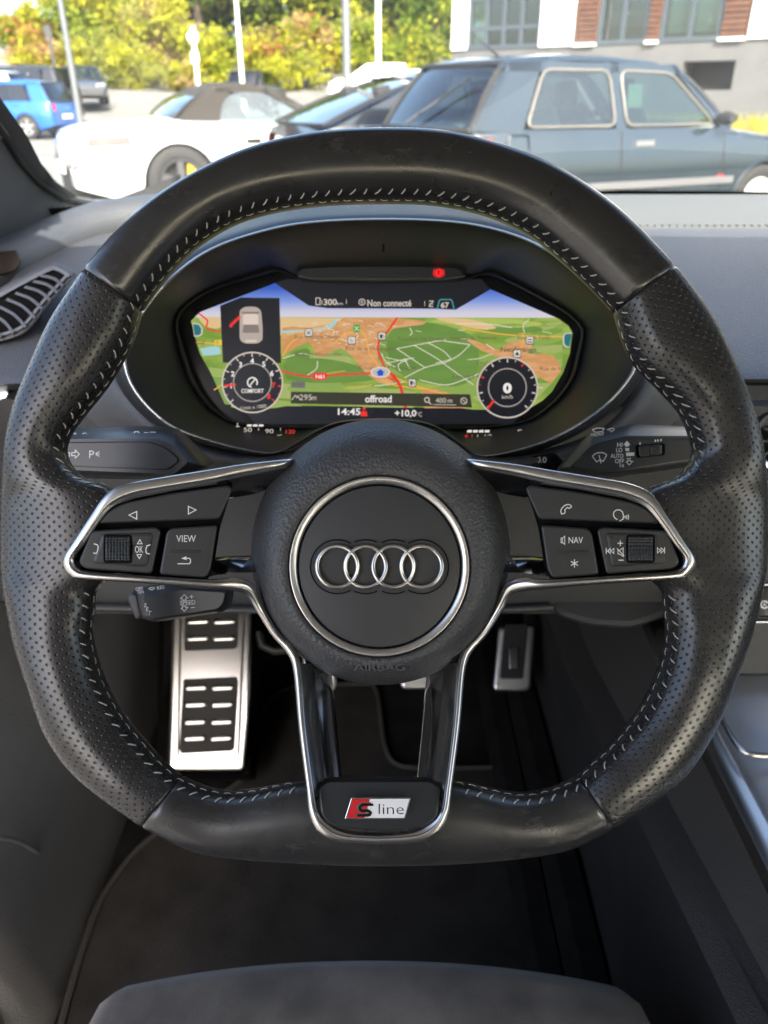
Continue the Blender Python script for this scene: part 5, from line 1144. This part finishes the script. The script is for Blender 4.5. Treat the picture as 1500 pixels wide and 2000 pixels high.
    if P.get('moulding'):
        z0, z1, m_ = P['moulding']; a0 = [ax[0]+ra+.03, ax[1]-ra-.03]
        for s in (-1, 1):
            mb = MB(); q = [a0[0]+(a0[1]-a0[0])*i/12 for i in range(13)]
            mb.grid([[(x, s*(sy(x, z)+o), z) for x in q] for z, o in ((z0, .0), (z0+.006, .014), (z1-.006, .014), (z1, .0))], mat=m_); mb.build('side_moulding', None, t, local=True)
    for x in P.get('seams', []):
        for s in (-1, 1):
            mb = MB(); zs_ = [zb(x)+.02+(belt-.02-zb(x)-.02)*k/10 for k in range(11)]
            mb.grid([[(x+dx, s*(sy(x, z)+.0015), z) for z in zs_] for dx in (-.005, .005)], mat=UNDER); mb.build('door_seam', None, t, local=True)
    if P.get('bumper'):
        m_, z0, z1 = P['bumper']
        for xe, sg in ((0, -1), (L, 1)):
            mb = MB(); path = []
            for i in range(17):
                f = -1+2*i/16; x = xe - sg*(.55*abs(f)**7) + sg*.03; path.append((x, f*(W*.985+.015)))
            mb.grid([[(x-sg*o, y*(1-o*.3), z) for x, y in path] for z, o in ((z0, .05), (z0+.02, .0), (z1-.02, .0), (z1, .05))], mat=m_); mb.build('bumper', None, t, local=True)
    mb = MB(); mb.box((-.045, -.26, .52 if not P.get('plate_z') else P['plate_z']), (-.03, .26, (.52 if not P.get('plate_z') else P['plate_z'])+.11), PLATE); mb.build('number_plate', None, t, local=True)
    if P.get('seats', True):
        for x in P.get('seatx', (1.0, 1.9)):
            for s in (-1, 1):
                mb = MB(); mb.tube([(x, s*.36, .5), (x-.08, s*.36, .8), (x-.16, s*.36, 1.02)], [.2, .21, .16], n=10, mat=SEATIN); mb.tube([(x-.17, s*.36, 1.04), (x-.2, s*.36, zr-.12)], [.10, .09], n=8, mat=SEATIN); mb.build('seat', None, t, local=True)
    return t
# ---- dark blue-grey hatchback close by on the right
PB = mat('slate blue paint', (.014, .024, .033), .16, .15, coat=1, spec=.5)
GREYP = mat('grey bumper plastic', (.10, .10, .105), .6)
FRAMEP = mat('pale rubber window trim', (.13, .12, .105), .4)
H = dict(W=.80, tum=.075, glass=glass('hatchback glass', (.56, .66, .64), 1.3), L=3.72, r=.305, axles=(.62, 2.99), belt=.90, sill=.24,
    top=[(0, .84), (.03, .90), (.3, .91), (2.45, .90), (2.62, .875), (3.3, .79), (3.6, .70), (3.72, .58)],
    plan=[(0, .90), (.05, .955), (.2, .985), (.7, 1), (3.0, 1), (3.4, .97), (3.62, .91), (3.72, .82)],
    green=dict(zroof=1.365, wb=.735, wr=.60, roof=[(.30, 1.33), (.42, 1.365), (.9, 1.392), (1.4, 1.39), (1.8, 1.365), (1.97, 1.335)],
        pillars=[[(.06, .90), (.36, 1.345), (.66, 1.35), (.44, .90)], [(1.32, .90), (1.29, 1.35), (1.37, 1.35), (1.42, .90)], [(2.44, .90), (1.90, 1.345), (1.97, 1.345), (2.58, .90)], [(.36, 1.285), (.36, 1.35), (1.97, 1.35), (2.0, 1.285)]],
        windows=[[(.47, .925), (.66, 1.30), (1.27, 1.30), (1.31, .925)], [(1.42, .925), (1.38, 1.30), (1.90, 1.29), (2.36, .93)]],
        frame=(FRAMEP, .009), wrad=.07, rear=((.015, .905), (.34, 1.335)), front=((2.58, .90), (1.97, 1.335)), seal=RUBBER, sealr=.022),
    rim=HUBC, spokes=0, lip=.016, lipmat=PB, tail=[(-.01, .16, .66, .775, .60, .86)], head=[(3.70, 3.50, .45, .74, .60, .74)], mirror=(2.36, .97), mirrormat=RUBBER,
    handles=[(1.50, 1.68, .80)], handlemat=CHROME, moulding=(.47, .53, GREYP), seams=(1.36, 2.47), bumper=(GREYP, .34, .56), seatx=(.95, 1.85))
HP = Vector((.65, 6.0, 0)); HP0 = HP + HL*.80
hatch = car('parked_hatchback', 'dark slate blue old hatchback parked close by at the right', (HP0.x, HP0.y, 0), hd, H, PB)
def hl(x, y, z): return (x, y, z)
mb = MB(); mb.tube([(-.065, .12, .945), (.02, -.14, 1.075), (.16, -.42, 1.245)], [.012, .009, .006], n=6, mat=GREYP); mb.tube([(-.03, .0, 1.0), (.15, -.46, 1.25)], .008, n=6, mat=RUBBER); mb.build('rear_wiper', None, hatch, local=True)
mb = MB(); mb.box((2.44, -.80, .495), (2.50, -.795+.0, .545), TAIL); mb.build('side_marker', None, hatch, local=True)
mb = MB(); fl = rounded([(.30, .70), (.48, .70), (.48, .88), (.30, .88)], .03, 3)
mb.tube([(x, -.80*sidef(z, .9)*.988-.002, z) for x, z in fl], .006, n=5, closed=True, mat=PB); mb.build('fuel_flap', None, hatch, local=True)
mb = MB(); mb.tube([(.55, -.2, 1.39), (.42, -.22, 1.46), (.28, -.24, 1.52)], [.012, .006, .003], n=6, mat=RUBBER); mb.build('roof_aerial', None, hatch, local=True)
mb = MB(); mb.add([(1.47, -.655, 1.05), (1.62, -.655, 1.05), (1.61, -.635, 1.21), (1.47, -.635, 1.21)], [(0, 1, 2, 3)], mat('pale window sticker', (.22, .28, .20), .6)); mb.build('window_sticker', None, hatch, local=True)
# ---- white soft-top sports car
PW = mat('white car paint', (.56, .57, .58), .25, coat=1)
C = dict(W=.92, L=4.46, r=.345, axles=(1.02, 3.55), belt=.86, sill=.22, crown=.07,
    top=[(0, .58), (.03, .74), (.12, .79), (.35, .83), (.9, .89), (1.3, .875), (2.5, .86), (2.75, .86), (3.5, .80), (4.1, .66), (4.46, .46)],
    plan=[(0, .80), (.08, .88), (.3, .95), (.9, 1.0), (1.4, 1.0), (2.1, .965), (3.3, .985), (3.9, .94), (4.3, .82), (4.46, .70)],
    green=dict(zroof=1.245, wb=.74, wr=.55, soft=True, roofmat=FABRIC, roof=[(1.12, .93), (1.20, 1.02), (1.38, 1.15), (1.60, 1.225), (1.86, 1.245), (2.10, 1.215)],
        pillars=[[(1.08, .86), (1.20, .99), (1.38, 1.13), (1.60, 1.20), (1.72, 1.20), (1.48, .86)], [(2.62, .86), (2.04, 1.20), (2.12, 1.20), (2.74, .86)], [(1.55, 1.165), (1.55, 1.215), (2.10, 1.20), (2.12, 1.165)]],
        windows=[[(1.50, .875), (1.60, 1.09), (1.74, 1.165), (2.06, 1.165), (2.56, .88)]], rear=((1.08, .94), (1.44, 1.165)), front=((2.74, .865), (2.10, 1.205)), posts=False, sealr=.012),
    rim=mat('dark alloy wheel', (.12, .12, .13), .3, .8), spokes=5, tail=[], head=[(4.40, 4.1, .4, .72, .58, .68)], mirror=(2.72, .96), mirrormat=PW, seams=(1.62, 2.66), handles=[(1.74, 1.9, .72)], handlemat=UNDER, seatx=(1.85,), glass=CARGL, plate_z=.42)
CP0 = Vector((-2.98, 8.10, 0)) + HL*.92
conv = car('soft_top_roadster', 'white sports roadster with dark brown fabric roof beyond the wheel', (CP0.x, CP0.y, 0), hd, C, PW)
for s in (-1, 1):
    mb = MB(); q = [.16+.045*i for i in range(10)]
    hwC = lambda x: .92*interp(C['plan'], x)
    mb.grid([[(x, s*(hwC(x)*sidef(z, .86)+.008), z+.04*(x-.16)) for x in q] for z in (.69, .73, .77)], mat=mat('smoked tail lamp', (.03, .012, .012), .15, coat=.6)); mb.build('tail_lamp', None, conv, local=True)
mb = MB()
for s in (-1, 1): mb.add([(-.012, s*.58, .50), (-.012, s*.80, .50), (.10, s*.84, .60), (-.005, s*.60, .62)], [(0, 1, 2, 3)], UNDER)
mb.build('rear_vent', None, conv, local=True)
mb = MB()
for s in (-1, 1): mb.add([(-.015, s*.62, .53), (-.013, s*.74, .53), (.03, s*.76, .58), (-.012, s*.63, .58)], [(0, 1, 2, 3)], TAIL)
mb.build('reflector', None, conv, local=True)
mb = MB(); mb.grid([[(-.02+.35*abs(f)**5, f*.80, z) for f in [-1+i/8 for i in range(17)]] for z in (.22, .40, .47)], mat=UNDER); mb.build('diffuser', None, conv, local=True)
mb = MB()
for s in (-1, 1):
    mb.box((1.10, min(s*.80, s*.88), .40), (1.22, max(s*.80, s*.88), .56), mat('yellow brake caliper', (.75, .42, .01), .4))
mb.build('brake_caliper', None, conv, local=True)
mb = MB()
for s in (-1, 1): mb.add([(1.70, s*.902, .50), (1.78, s*.90, .50), (1.72, s*.892, .66), (1.64, s*.894, .66)], [(0, 1, 2, 3)], UNDER)
mb.build('side_intake', None, conv, local=True)
# ---- generic cars further off
def generic(hh, L=4.1, W=.86, wag=0, rim=ALLOY, glass_=DKGL, saloon=False):
    b = hh*.64
    if saloon:
        top = [(0, .62), (.04, b), (.8, b+.03), (3.0, b), (3.9, b-.14), (L-.1, b-.26), (L, .5)]
        g = dict(roof=[(1.25, hh-.07), (1.55, hh-.015), (2.1, hh), (2.55, hh-.05)], pillars=[[(.72, b), (1.22, hh-.05), (1.38, hh-.05), (1.05, b)], [(1.98, b), (1.95, hh-.04), (2.03, hh-.04), (2.08, b)], [(3.08, b), (2.5, hh-.06), (2.58, hh-.06), (3.25, b)], [(1.22, hh-.09), (1.22, hh-.03), (2.55, hh-.03), (2.6, hh-.09)]],
            windows=[[(1.08, b+.02), (1.40, hh-.09), (1.93, hh-.08), (1.95, b+.02)], [(2.10, b+.02), (2.05, hh-.08), (2.48, hh-.10), (2.98, b+.03)]], rear=((.70, b+.01), (1.25, hh-.05)), front=((3.25, b+.01), (2.56, hh-.06)))
    else:
        k = L-4.1
        top = [(0, .66), (.04, b-.01), (.25, b+.02), (3.0+k, b), (3.75+k, b-.10), (L-.1, b-.24), (L, .5)]
        g = dict(roof=[(.30-.1*wag, hh-.07), (.6, hh-.01), (1.3, hh), (2.0+k, hh-.02), (2.4+k, hh-.08)], pillars=[[(.10, b), (.36-.1*wag, hh-.05), (.72-.15*wag, hh-.05), (.55, b)], [(1.60, b), (1.58, hh-.04), (1.66, hh-.04), (1.70, b)], [(2.95+k, b), (2.32+k, hh-.08), (2.42+k, hh-.08), (3.12+k, b)], [(.3, hh-.09), (.3, hh-.03), (2.38+k, hh-.05), (2.45+k, hh-.11)]],
            windows=[[(.60, b+.02), (.78-.15*wag, hh-.09), (1.55, hh-.08), (1.57, b+.02)], [(1.72, b+.02), (1.68, hh-.08), (2.30+k, hh-.11), (2.85+k, b+.03)]], rear=((.06, b+.01), (.32-.1*wag, hh-.05)), front=((3.12+k, b+.01), (2.42+k, hh-.08)))
    g.update(zroof=hh, wb=W*.9, wr=W*.72)
    return dict(W=W, L=L, r=.32, axles=(.78, L-.85), belt=b, sill=.26, top=top, plan=[(0, .82), (.06, .93), (.25, .98), (.8, 1), (L-.9, 1), (L-.4, .96), (L-.1, .88), (L, .74)], green=g, rim=rim,
        tail=[(-.008, .13, W*.66, W*.95, b-.26, b-.04)], head=[(L-.05, L-.30, W*.45, W*.90, .60, .74)], mirror=(L-1.45, b+.08), seams=(1.65, L-1.45), handles=[(1.72, 1.9, b-.08), (.95, 1.1, b-.08)], glass=glass_)
BLUE = mat('bright blue paint', (.012, .10, .42), .22, .2, coat=1); BLACKP = mat('black car paint', (.012, .012, .014), .2, coat=1); GRAPH = mat('graphite paint', (.05, .055, .065), .25, .4, coat=1); SILV = mat('white pearl paint', (.66, .67, .68), .25, coat=1)
def place(u, v, y): p = PY(u, v, y); return (p.x, p.y)
car('parked_hatchback', 'bright blue hatchback with round red tail lamp at left edge', (*place(135, 255, 25), ), R(172), generic(1.47), BLUE)
car('parked_estate', 'tall black estate car behind the blue hatchback', (*place(150, 240, 29.5), ), R(172), generic(1.80, L=4.5, wag=1), BLACKP)
car('parked_hatchback', 'white hatchback between the blue hatchback and the black estate', (*place(70, 240, 27.5), ), R(172), generic(1.68), SILV)
car('parked_saloon', 'graphite saloon facing the lens beside the leaning lamp post', (*place(165, 222, 38.5), ), R(-68), generic(1.42, L=4.4, saloon=True, glass_=CARGL), GRAPH)
car('parked_city_car', 'small white car parked before the hedge between two lamp posts', (*place(800, 195, 39.5), ), R(185), generic(1.48, L=3.7, glass_=CARGL), SILV)
car('parked_city_car', 'white car partly hidden behind the slate blue hatchback', (*place(880, 200, 36), ), R(180), generic(1.46, L=3.9, glass_=CARGL), SILV)
car('parked_hatchback', 'small dark car with red tail lamps behind the fabric roof', (*place(478, 200, 36), ), R(80), generic(1.46, L=3.7), BLACKP)
FB_ = generic(1.33, L=4.2, W=.78, glass_=DKGL); bb = 1.33*.64
FB_['green'].update(rear=((.10, bb+.05), (1.25, 1.29)), roof=[(1.15, 1.27), (1.35, 1.315), (1.7, 1.33), (2.1, 1.31), (2.5, 1.25)])
FB_['green']['pillars'][0] = [(.10, bb), (1.15, 1.27), (1.45, 1.28), (.95, bb)]; FB_['green']['windows'][0] = [(1.0, bb+.02), (1.42, 1.24), (1.55, 1.25), (1.57, bb+.02)]; FB_['green']['pillars'][3] = [(1.15, 1.24), (1.15, 1.30), (2.48, 1.28), (2.55, 1.22)]
FB_['top'] = [(0, .66), (.04, bb-.01), (.25, bb+.05)]+FB_['top'][3:]
car('parked_coupe', 'dark fastback coupe with sloping tail between the white roadster and slate blue hatchback', (-.91, 8.09, 0), hd, FB_, mat('midnight blue paint', (.010, .013, .020), .16, .2, coat=1))
# ---- lamp posts and signs
GALV = mat('galvanised steel', (.13, .14, .15), .5, .4); POSTW = mat('pale painted post', (.66, .66, .62), .6)
def lamp_post(label, x, y, h, r, m, head=True, lean=0, group='lamp posts of the car park'):
    z = gz(x, y); t = thing('lamp_post', label, 'lamp post', (x, y, z), 0, group)
    mb = MB(); mb.tube([(0, 0, 0), (0, 0, h*.2), (0, 0, h)], [r*1.15, r, r*.72], n=14, mat=m); mb.build('post', None, t, local=True)
    mb = MB(); mb.tube([(0, 0, 0), (0, 0, .25)], r*1.6, n=14, mat=m); mb.build('foot', None, t, local=True)
    mb = MB(); mb.tube([(0, 0, h-.05), (0, 0, h), (0, 0, h+.06), (0, 0, h+.10)], [r, .22, .24, .08], n=16, mat=GALV); mb.build('lamp_head', None, t, local=True)
x, y = place(156, 232, 13.0); lamp_post('galvanised lamp post leaning past the blue hatchback', x, y, 6, .044, GALV)
x, y = place(679, 205, 11.0); lamp_post('thick galvanised lamp post left of the white city car', x, y, 6, .052, GALV)
x, y = place(739, 195, 17.0); lamp_post('pale lamp post in front of the white city car', x, y, 6, .052, POSTW)
x, y = place(474, 170, 35.0); lamp_post('short lamp post with flat round head behind the fabric roof', x, y, 4.4, .085, POSTW)
x, y = place(387, 165, 28.0)
t = thing('sign_post', 'pale sign post with round sign left of the short lamp post', 'sign', (x, y, gz(x, y)))
mb = MB(); mb.tube([(0, 0, 0), (0, 0, 2.9)], .07, n=10, mat=POSTW); mb.build('post', None, t, local=True)
mb = MB(); mb.tube([(0, -.08, 2.6), (0, -.10, 2.6)], .17, n=20, mat=POSTW); mb.build('sign_disc', None, t, local=True, angle=30)
mb = MB(); mb.box((-.12, -.10, 1.9), (.12, -.08, 2.2), POSTW); mb.build('sign_plate', None, t, local=True)
x, y = place(110, 150, 33.0)
t = thing('sign_post', 'thin dark post with small plate behind the black estate', 'sign', (x, y, gz(x, y)))
mb = MB(); mb.tube([(0, 0, 0), (0, 0, 3.0)], .06, n=8, mat=GRAPH); mb.build('post', None, t, local=True)
mb = MB(); mb.box((-.12, -.08, 2.6), (.12, -.06, 3.0), GRAPH); mb.build('sign_plate', None, t, local=True)
# ---- building
bl = thing('office_building', 'office building with white panels, brown slat cladding and tall windows', 'building', (5, 20, 0))
FA = PY(884, 90, 22.0); FB = PY(1500, 90, 17.5); FA = Vector((FA.x, FA.y, 0)); FB = Vector((FB.x, FB.y, 0)); FD = (FB-FA).normalized(); FN = Vector((FD.y, -FD.x, 0))
if FN.y > 0: FN = -FN
def fs(u, v):                             # pixel -> (s along the facade, z)
    r = FW + RT*((u-750)/FPX) + UP*((1000-v)/FPX); k = (FA-CAM).dot(FN)/r.dot(FN); p = CAM + r*k
    return (p-FA).dot(FD), p.z
def FM_(s, z, h=0): return FA + FD*s + Vector((0, 0, z)) + FN*h
CONC = mat('grey concrete wall', (.105, .105, .11), .9, bump=('noise', 30, .3, .01), var=.12, varscale=2); WPAN = mat('white wall panel', (.74, .74, .73), .6); WOOD = mat('brown timber slats', (.095, .040, .022), .7, var=.25, varscale=6); WFR = mat('blue grey window frame', (.05, .065, .08), .5); BGLASS = glass('office window glass', (.45, .56, .54), 2.4); ROOMD = mat('office interior', (.10, .13, .12), .9); BLIND = mat('pale roller blind', (.50, .55, .50), .9)
s_end = 30; ztop = 9; zb_ = 2.15
mb = MB(); S_ = lambda u, v=60: fs(u, v)[0]
op = [(S_(1330, 150), fs(1330, 176)[1], S_(1432, 150), fs(1380, 119)[1])][0]
def wallrect(mb, s0, s1, z0, z1, h0, h1, m): 
    c = [(s0, z0), (s1, z0), (s1, z1), (s0, z1)]
    mb.extrude(c, FM_, h0, h1, mat=m, back=True)
wallrect(mb, 0, op[0], -.5, zb_, -.4, 0, CONC); wallrect(mb, op[2], s_end, -.5, zb_, -.4, 0, CONC); wallrect(mb, op[0], op[2], -.5, op[1], -.4, 0, CONC); wallrect(mb, op[0], op[2], op[3], zb_, -.4, 0, CONC)
mb.build('concrete_base', None, bl, smooth=False)
mb = MB(); wallrect(mb, op[0]-.2, op[2]+.2, op[1]-.2, op[3]+.2, -3, -1.2, UNDER); mb.box((0, 0, 0), (0.01, .01, .01), UNDER, Matrix.Translation(FM_(op[0], op[1], -1))); mb.build('garage_opening', None, bl, smooth=False)
mb = MB(); 
for k in range(5): 
    z = op[1]+.06+(op[3]-op[1])*k/5; wallrect(mb, op[0], op[2], z, z+.025, -.35, -.32, UNDER)
tag(mb.build('opening_louvre', None, bl, smooth=False), kind='stuff')
def wpanel(u0, u1, name='wall_panel'):
    mb = MB(); s0, s1 = S_(u0), S_(u1); wallrect(mb, s0+.01, s1-.01, zb_-.02, ztop, -.3, .05, WPAN); mb.build(name, None, bl, smooth=False)
def slats(u0, u1):
    s0, s1 = S_(u0), S_(u1); mb = MB(); wallrect(mb, s0+.01, s1-.01, zb_+.02, ztop, -.3, -.02, WOOD); n_ = int((ztop-zb_)/.10)
    for k in range(n_): wallrect(mb, s0+.02, s1-.02, zb_+.05+.10*k, zb_+.05+.10*k+.075, -.02, .03, WOOD)
    wallrect(mb, s0, s1, zb_-.04, zb_+.02, -.2, .08, WPAN); tag(mb.build('timber_cladding', None, bl, smooth=False), kind='stuff')
def window(u0, u1, cols, zs_, blind=None):
    s0, s1 = S_(u0), S_(u1); fr_ = MB(); bars = [s0+(s1-s0)*k/cols for k in range(cols+1)]
    for b in bars: wallrect(fr_, b-.045, b+.045, zb_, ztop, -.12, -.02, WFR)
    for z in zs_: wallrect(fr_, s0+.05, s1-.05, z-.04, z+.04, -.115, -.025, WFR)
    wallrect(fr_, s0-.02, s1+.02, zb_-.03, zb_+.06, -.2, .02, WFR); f = fr_.build('window', None, bl, smooth=False)
    for i in range(cols):
        zz = sorted(set([zb_]+list(zs_)+[ztop]))
        for a, b in zip(zz, zz[1:]):
            if a > 6: continue
            mb = MB(); wallrect(mb, bars[i]+.04, bars[i+1]-.04, a+.04, b-.04, -.085, -.075, BGLASS); mb.build('pane', None, f, smooth=False)
    mb = MB(); wallrect(mb, s0, s1, zb_, ztop, -1.6, -1.5, ROOMD); mb.build('room_wall', None, f, smooth=False)
    if blind:
        mb = MB(); wallrect(mb, s0+.06, s1-.06, zb_+blind, ztop, -.22, -.2, BLIND); mb.build('blind', None, f, smooth=False)
wpanel(884, 914); window(916, 1052, 4, (2.55, 3.15, 3.9)); wpanel(1055, 1121); slats(1123, 1167); window(1170, 1262, 2, (3.05, 4.2)); slats(1264, 1288); window(1292, 1404, 2, (3.6,), .15); slats(1407, 1460); wpanel(1462, 1600)
wpanel(1602, 1900)
mb = MB(); wallrect(mb, 0, s_end, -.5, ztop, -9, -1.7, CONC); mb.build('rear_block', None, bl, smooth=False)
mb = MB(); wallrect(mb, -.2, s_end+.2, ztop, ztop+.3, -9.2, .2, WFR); mb.build('roof', None, bl, smooth=False)
# ---- vegetation
def leafmat(name, c, v=.22):
    m = bpy.data.materials.new(name); m.use_nodes = True; n = m.node_tree; n.nodes.clear(); N = n.nodes.new; L = n.links.new
    o = N('ShaderNodeOutputMaterial'); a = N('ShaderNodeAddShader'); d = N('ShaderNodeBsdfDiffuse'); t = N('ShaderNodeBsdfTranslucent'); g = N('ShaderNodeObjectInfo'); ge = N('ShaderNodeNewGeometry')
    mr = N('ShaderNodeMapRange'); mr.inputs['To Min'].default_value = 1-v; mr.inputs['To Max'].default_value = 1+v; L(ge.outputs['Random Per Island'], mr.inputs['Value'])
    s = N('ShaderNodeVectorMath'); s.operation = 'SCALE'; s.inputs[0].default_value = c; L(mr.outputs[0], s.inputs['Scale'])
    s2 = N('ShaderNodeVectorMath'); s2.operation = 'SCALE'; s2.inputs['Scale'].default_value = .7; L(s.outputs[0], s2.inputs[0])
    L(s.outputs[0], d.inputs[0]); L(s2.outputs[0], t.inputs[0]); L(d.outputs[0], a.inputs[0]); L(t.outputs[0], a.inputs[1]); L(a.outputs[0], o.inputs[0]); return m
LF = dict(dark=leafmat('dark green and gap shade leaves', (.045, .072, .012)), mid=leafmat('mid green leaves', (.10, .13, .016)), yel=leafmat('yellow green leaves', (.20, .20, .02)), oli=leafmat('olive leaves', (.14, .145, .035)), rust=leafmat('rust leaves', (.17, .085, .03)), straw=leafmat('straw twigs', (.22, .16, .075)))  # dark leaf share puts the shade of the gaps into colour
BARK = mat('grey bark', (.09, .07, .055), .95, bump=('noise', 20, .8, .03))
def leaf_cloud(mb, c, rad, n, size, keys, rnd, clumps=26, gap=.0):
    cl = []
    for _ in range(clumps):
        while True:
            p = Vector((rnd.uniform(-1, 1), rnd.uniform(-1, 1), rnd.uniform(-1, 1)))
            if p.length <= 1: break
        p = p*(.55+.45*rnd.random()); cl.append((Vector((p.x*rad[0], p.y*rad[1], p.z*rad[2])), rnd.uniform(.22, .5)*min(rad), LF[rnd.choice(keys)]))
    for _ in range(n):
        o, r_, m = rnd.choice(cl); q = Vector((rnd.gauss(0, 1), rnd.gauss(0, 1), rnd.gauss(0, .8)))*r_*.62
        p = c + o + q; a = Vector((rnd.gauss(0, 1), rnd.gauss(0, 1), rnd.gauss(0, 1))).normalized(); b = a.cross(Vector((rnd.gauss(0, 1), rnd.gauss(0, 1), rnd.gauss(0, 1)))).normalized(); s = size*rnd.uniform(.6, 1.5)
        mb.add([p-a*s, p+b*s*.5, p+a*s, p-b*s*.5], [(0, 1, 2, 3)], m)
def tree(name, label, cat, x, y, h, rad, keys, n, size, seed, group, base=None, limbs=7):
    rnd = random.Random(seed); z0 = gz(x, y); t = thing(name, label, cat, (x, y, z0), 0, group)
    mb = MB(); cz = h-rad[2]; mb.tube([(0, 0, -.1), (.05, 0, h*.25), (-.05, .05, h*.55), (.05, 0, h*.85)], [.03*h, .024*h, .016*h, .004*h], n=8, mat=BARK)
    for i in range(limbs):
        a = rnd.uniform(0, 6.28); zz = h*rnd.uniform(.25, .6); e = Vector((math.cos(a)*rad[0]*.7, math.sin(a)*rad[1]*.7, zz+rad[2]*rnd.uniform(.2, .8))); mb.tube([(0, 0, zz), (e*.5+Vector((0, 0, zz*.5))), e], [.010*h, .007*h, .002*h], n=6, mat=BARK)
    mb.build('trunk', None, t, local=True, angle=60)
    mb = MB(); leaf_cloud(mb, Vector((0, 0, cz)), rad, n, size, keys, rnd, clumps=34); mb.build('crown', None, t, local=True, recalc=False, smooth=False)
GT, GS = 'trees behind the car park', 'shrubs along the car park edge'
def tu(u, y): p = PY(u, 190, y); return p.x
T_ = [('tree', 'tall dark green tree rising behind the left shrubs', 240, 52, 9.5, (3.6, 3, 4.2), ['dark', 'mid', 'dark', 'yel'], 6500, .17),
 ('tree', 'yellow green tree at the far left under white sky', 75, 50, 3.4, (2.6, 2.2, 1.5), ['yel', 'yel', 'mid', 'rust'], 6000, .16),
 ('tree', 'bright green tree left of the bare straw coloured bush', 180, 47, 7.6, (2.3, 2, 3.3), ['yel', 'mid', 'yel'], 5000, .15),
 ('tree', 'tall yellow green tree above the straw coloured bush', 400, 52, 10, (3.6, 3, 4.6), ['yel', 'dark', 'mid', 'oli', 'dark'], 6500, .17),
 ('tree', 'shaded dark tree above the short lamp post', 520, 54, 11, (3.4, 3, 5), ['dark', 'dark', 'mid'], 6500, .18),
 ('tree', 'tall green tree between the two lamp posts', 650, 52, 11, (3.2, 3, 5), ['mid', 'dark', 'dark', 'yel'], 6500, .17),
 ('tree', 'olive tree right of the pale lamp post', 770, 50, 11, (2.9, 3, 5), ['oli', 'dark', 'mid', 'yel'], 6500, .16),
 ('tree', 'dense yellow green conifer beside the office building', 845, 46, 11.5, (2.5, 2.4, 5.4), ['yel', 'mid', 'dark', 'oli'], 7500, .14)]
for i, (nm, lab, u, y, h, rad, keys, n, s_) in enumerate(T_): tree(nm, lab, 'tree', tu(u, y), y, h, rad, keys, n, s_, 11+i, GT)
SH_ = [('bare straw coloured bush in the middle of the hedge', 320, 46, 4.4, (2.2, 1.6, 2.1), ['straw', 'straw', 'oli', 'yel'], 5200, .11),
 ('rust tinged bush at the left of the hedge', 85, 45, 2.5, (1.7, 1.4, 1.2), ['rust', 'straw', 'yel'], 3400, .10),
 ('olive bush below the bright green tree', 200, 45, 2.8, (1.9, 1.4, 1.5), ['oli', 'mid', 'yel'], 3600, .10),
 ('yellow green bush left of the sign post', 265, 44.5, 2.3, (1.6, 1.3, 1.2), ['yel', 'oli'], 3200, .09),
 ('round lime bush behind the sign post', 420, 45, 3.3, (1.6, 1.3, 1.7), ['yel', 'yel', 'mid'], 3600, .10),
 ('rust and green bush right of the short lamp post', 515, 45, 3.0, (1.4, 1.3, 1.5), ['rust', 'yel', 'oli'], 3400, .10),
 ('rust leaved bush left of the thick lamp post', 605, 45, 3.6, (1.8, 1.3, 1.8), ['rust', 'yel', 'mid', 'straw'], 3800, .10),
 ('green bush behind the white city car', 700, 46, 3.8, (1.9, 1.4, 1.9), ['mid', 'yel', 'oli'], 3800, .11),
 ('low green bush at the foot of the conifer', 800, 44, 3.0, (1.8, 1.3, 1.5), ['mid', 'yel', 'dark'], 3400, .10),
 ('low weedy bush below the fabric roof', 345, 43.5, 1.5, (2.2, 1.2, .8), ['yel', 'oli', 'straw'], 2800, .08),
 ('low weedy bush left of the white city car', 560, 43.5, 1.7, (2.2, 1.2, .9), ['yel', 'yel', 'oli'], 2800, .08)]
for i, (lab, u, y, h, rad, keys, n, s_) in enumerate(SH_): tree('shrub', lab, 'shrub', tu(u, y), y, h, rad, keys, n, s_, 51+i, GS, limbs=9)
# far wood behind, one mass, darkened for deep shade in the gaps; grass bank by the building
rnd = random.Random(5); mb = MB()
for i in range(16):
    u = 200+i*46; yy_ = 60+rnd.uniform(-2, 4); leaf_cloud(mb, Vector((tu(u, yy_), yy_, gz(0, yy_)+2.5+(4 if u > 300 else 1.0)*rnd.random())), (3.0, 2.5, 4.2 if u > 300 else 3.0), 1700, .28, ['dark', 'dark', 'dark', 'mid'], rnd, clumps=18)
tag(mb.build('far_wood', None, recalc=False, smooth=False), 'green wood closing the view behind the shrubs', 'wood', kind='stuff')
mb = MB(); rnd = random.Random(9)
for i in range(15000):
    s = rnd.uniform(3.0, 14); h = rnd.uniform(.2, 3.6); p = FA+FD*s+FN*h; zt = .25+.28*(1-h/3.6); ht = rnd.uniform(.15, .42); a = rnd.uniform(0, 3.14); dx = Vector((math.cos(a), math.sin(a), 0))*.02; ln = Vector((rnd.gauss(0, .08), rnd.gauss(0, .08), ht))
    p = Vector((p.x, p.y, zt)); mb.add([p-dx, p+dx, p+ln], [(0, 1, 2)], LF['yel'] if rnd.random() < .7 else LF['straw'])
tag(mb.build('grass', None, recalc=False, smooth=False), 'tall sunlit yellow green grass before the concrete wall', 'grass', kind='stuff')
mb = MB(); mb.grid([[FA+FD*s+FN*h+Vector((0, 0, z)) for s in (2.5, 5, 8, 11, 15, 20)] for h, z in ((0, .5), (1.5, .45), (3.6, .22), (4.0, -.05))], mat=mat('earth bank', (.12, .11, .04), 1, var=.3, varscale=3)); tag(mb.build('grass_bank', None), kind='structure')
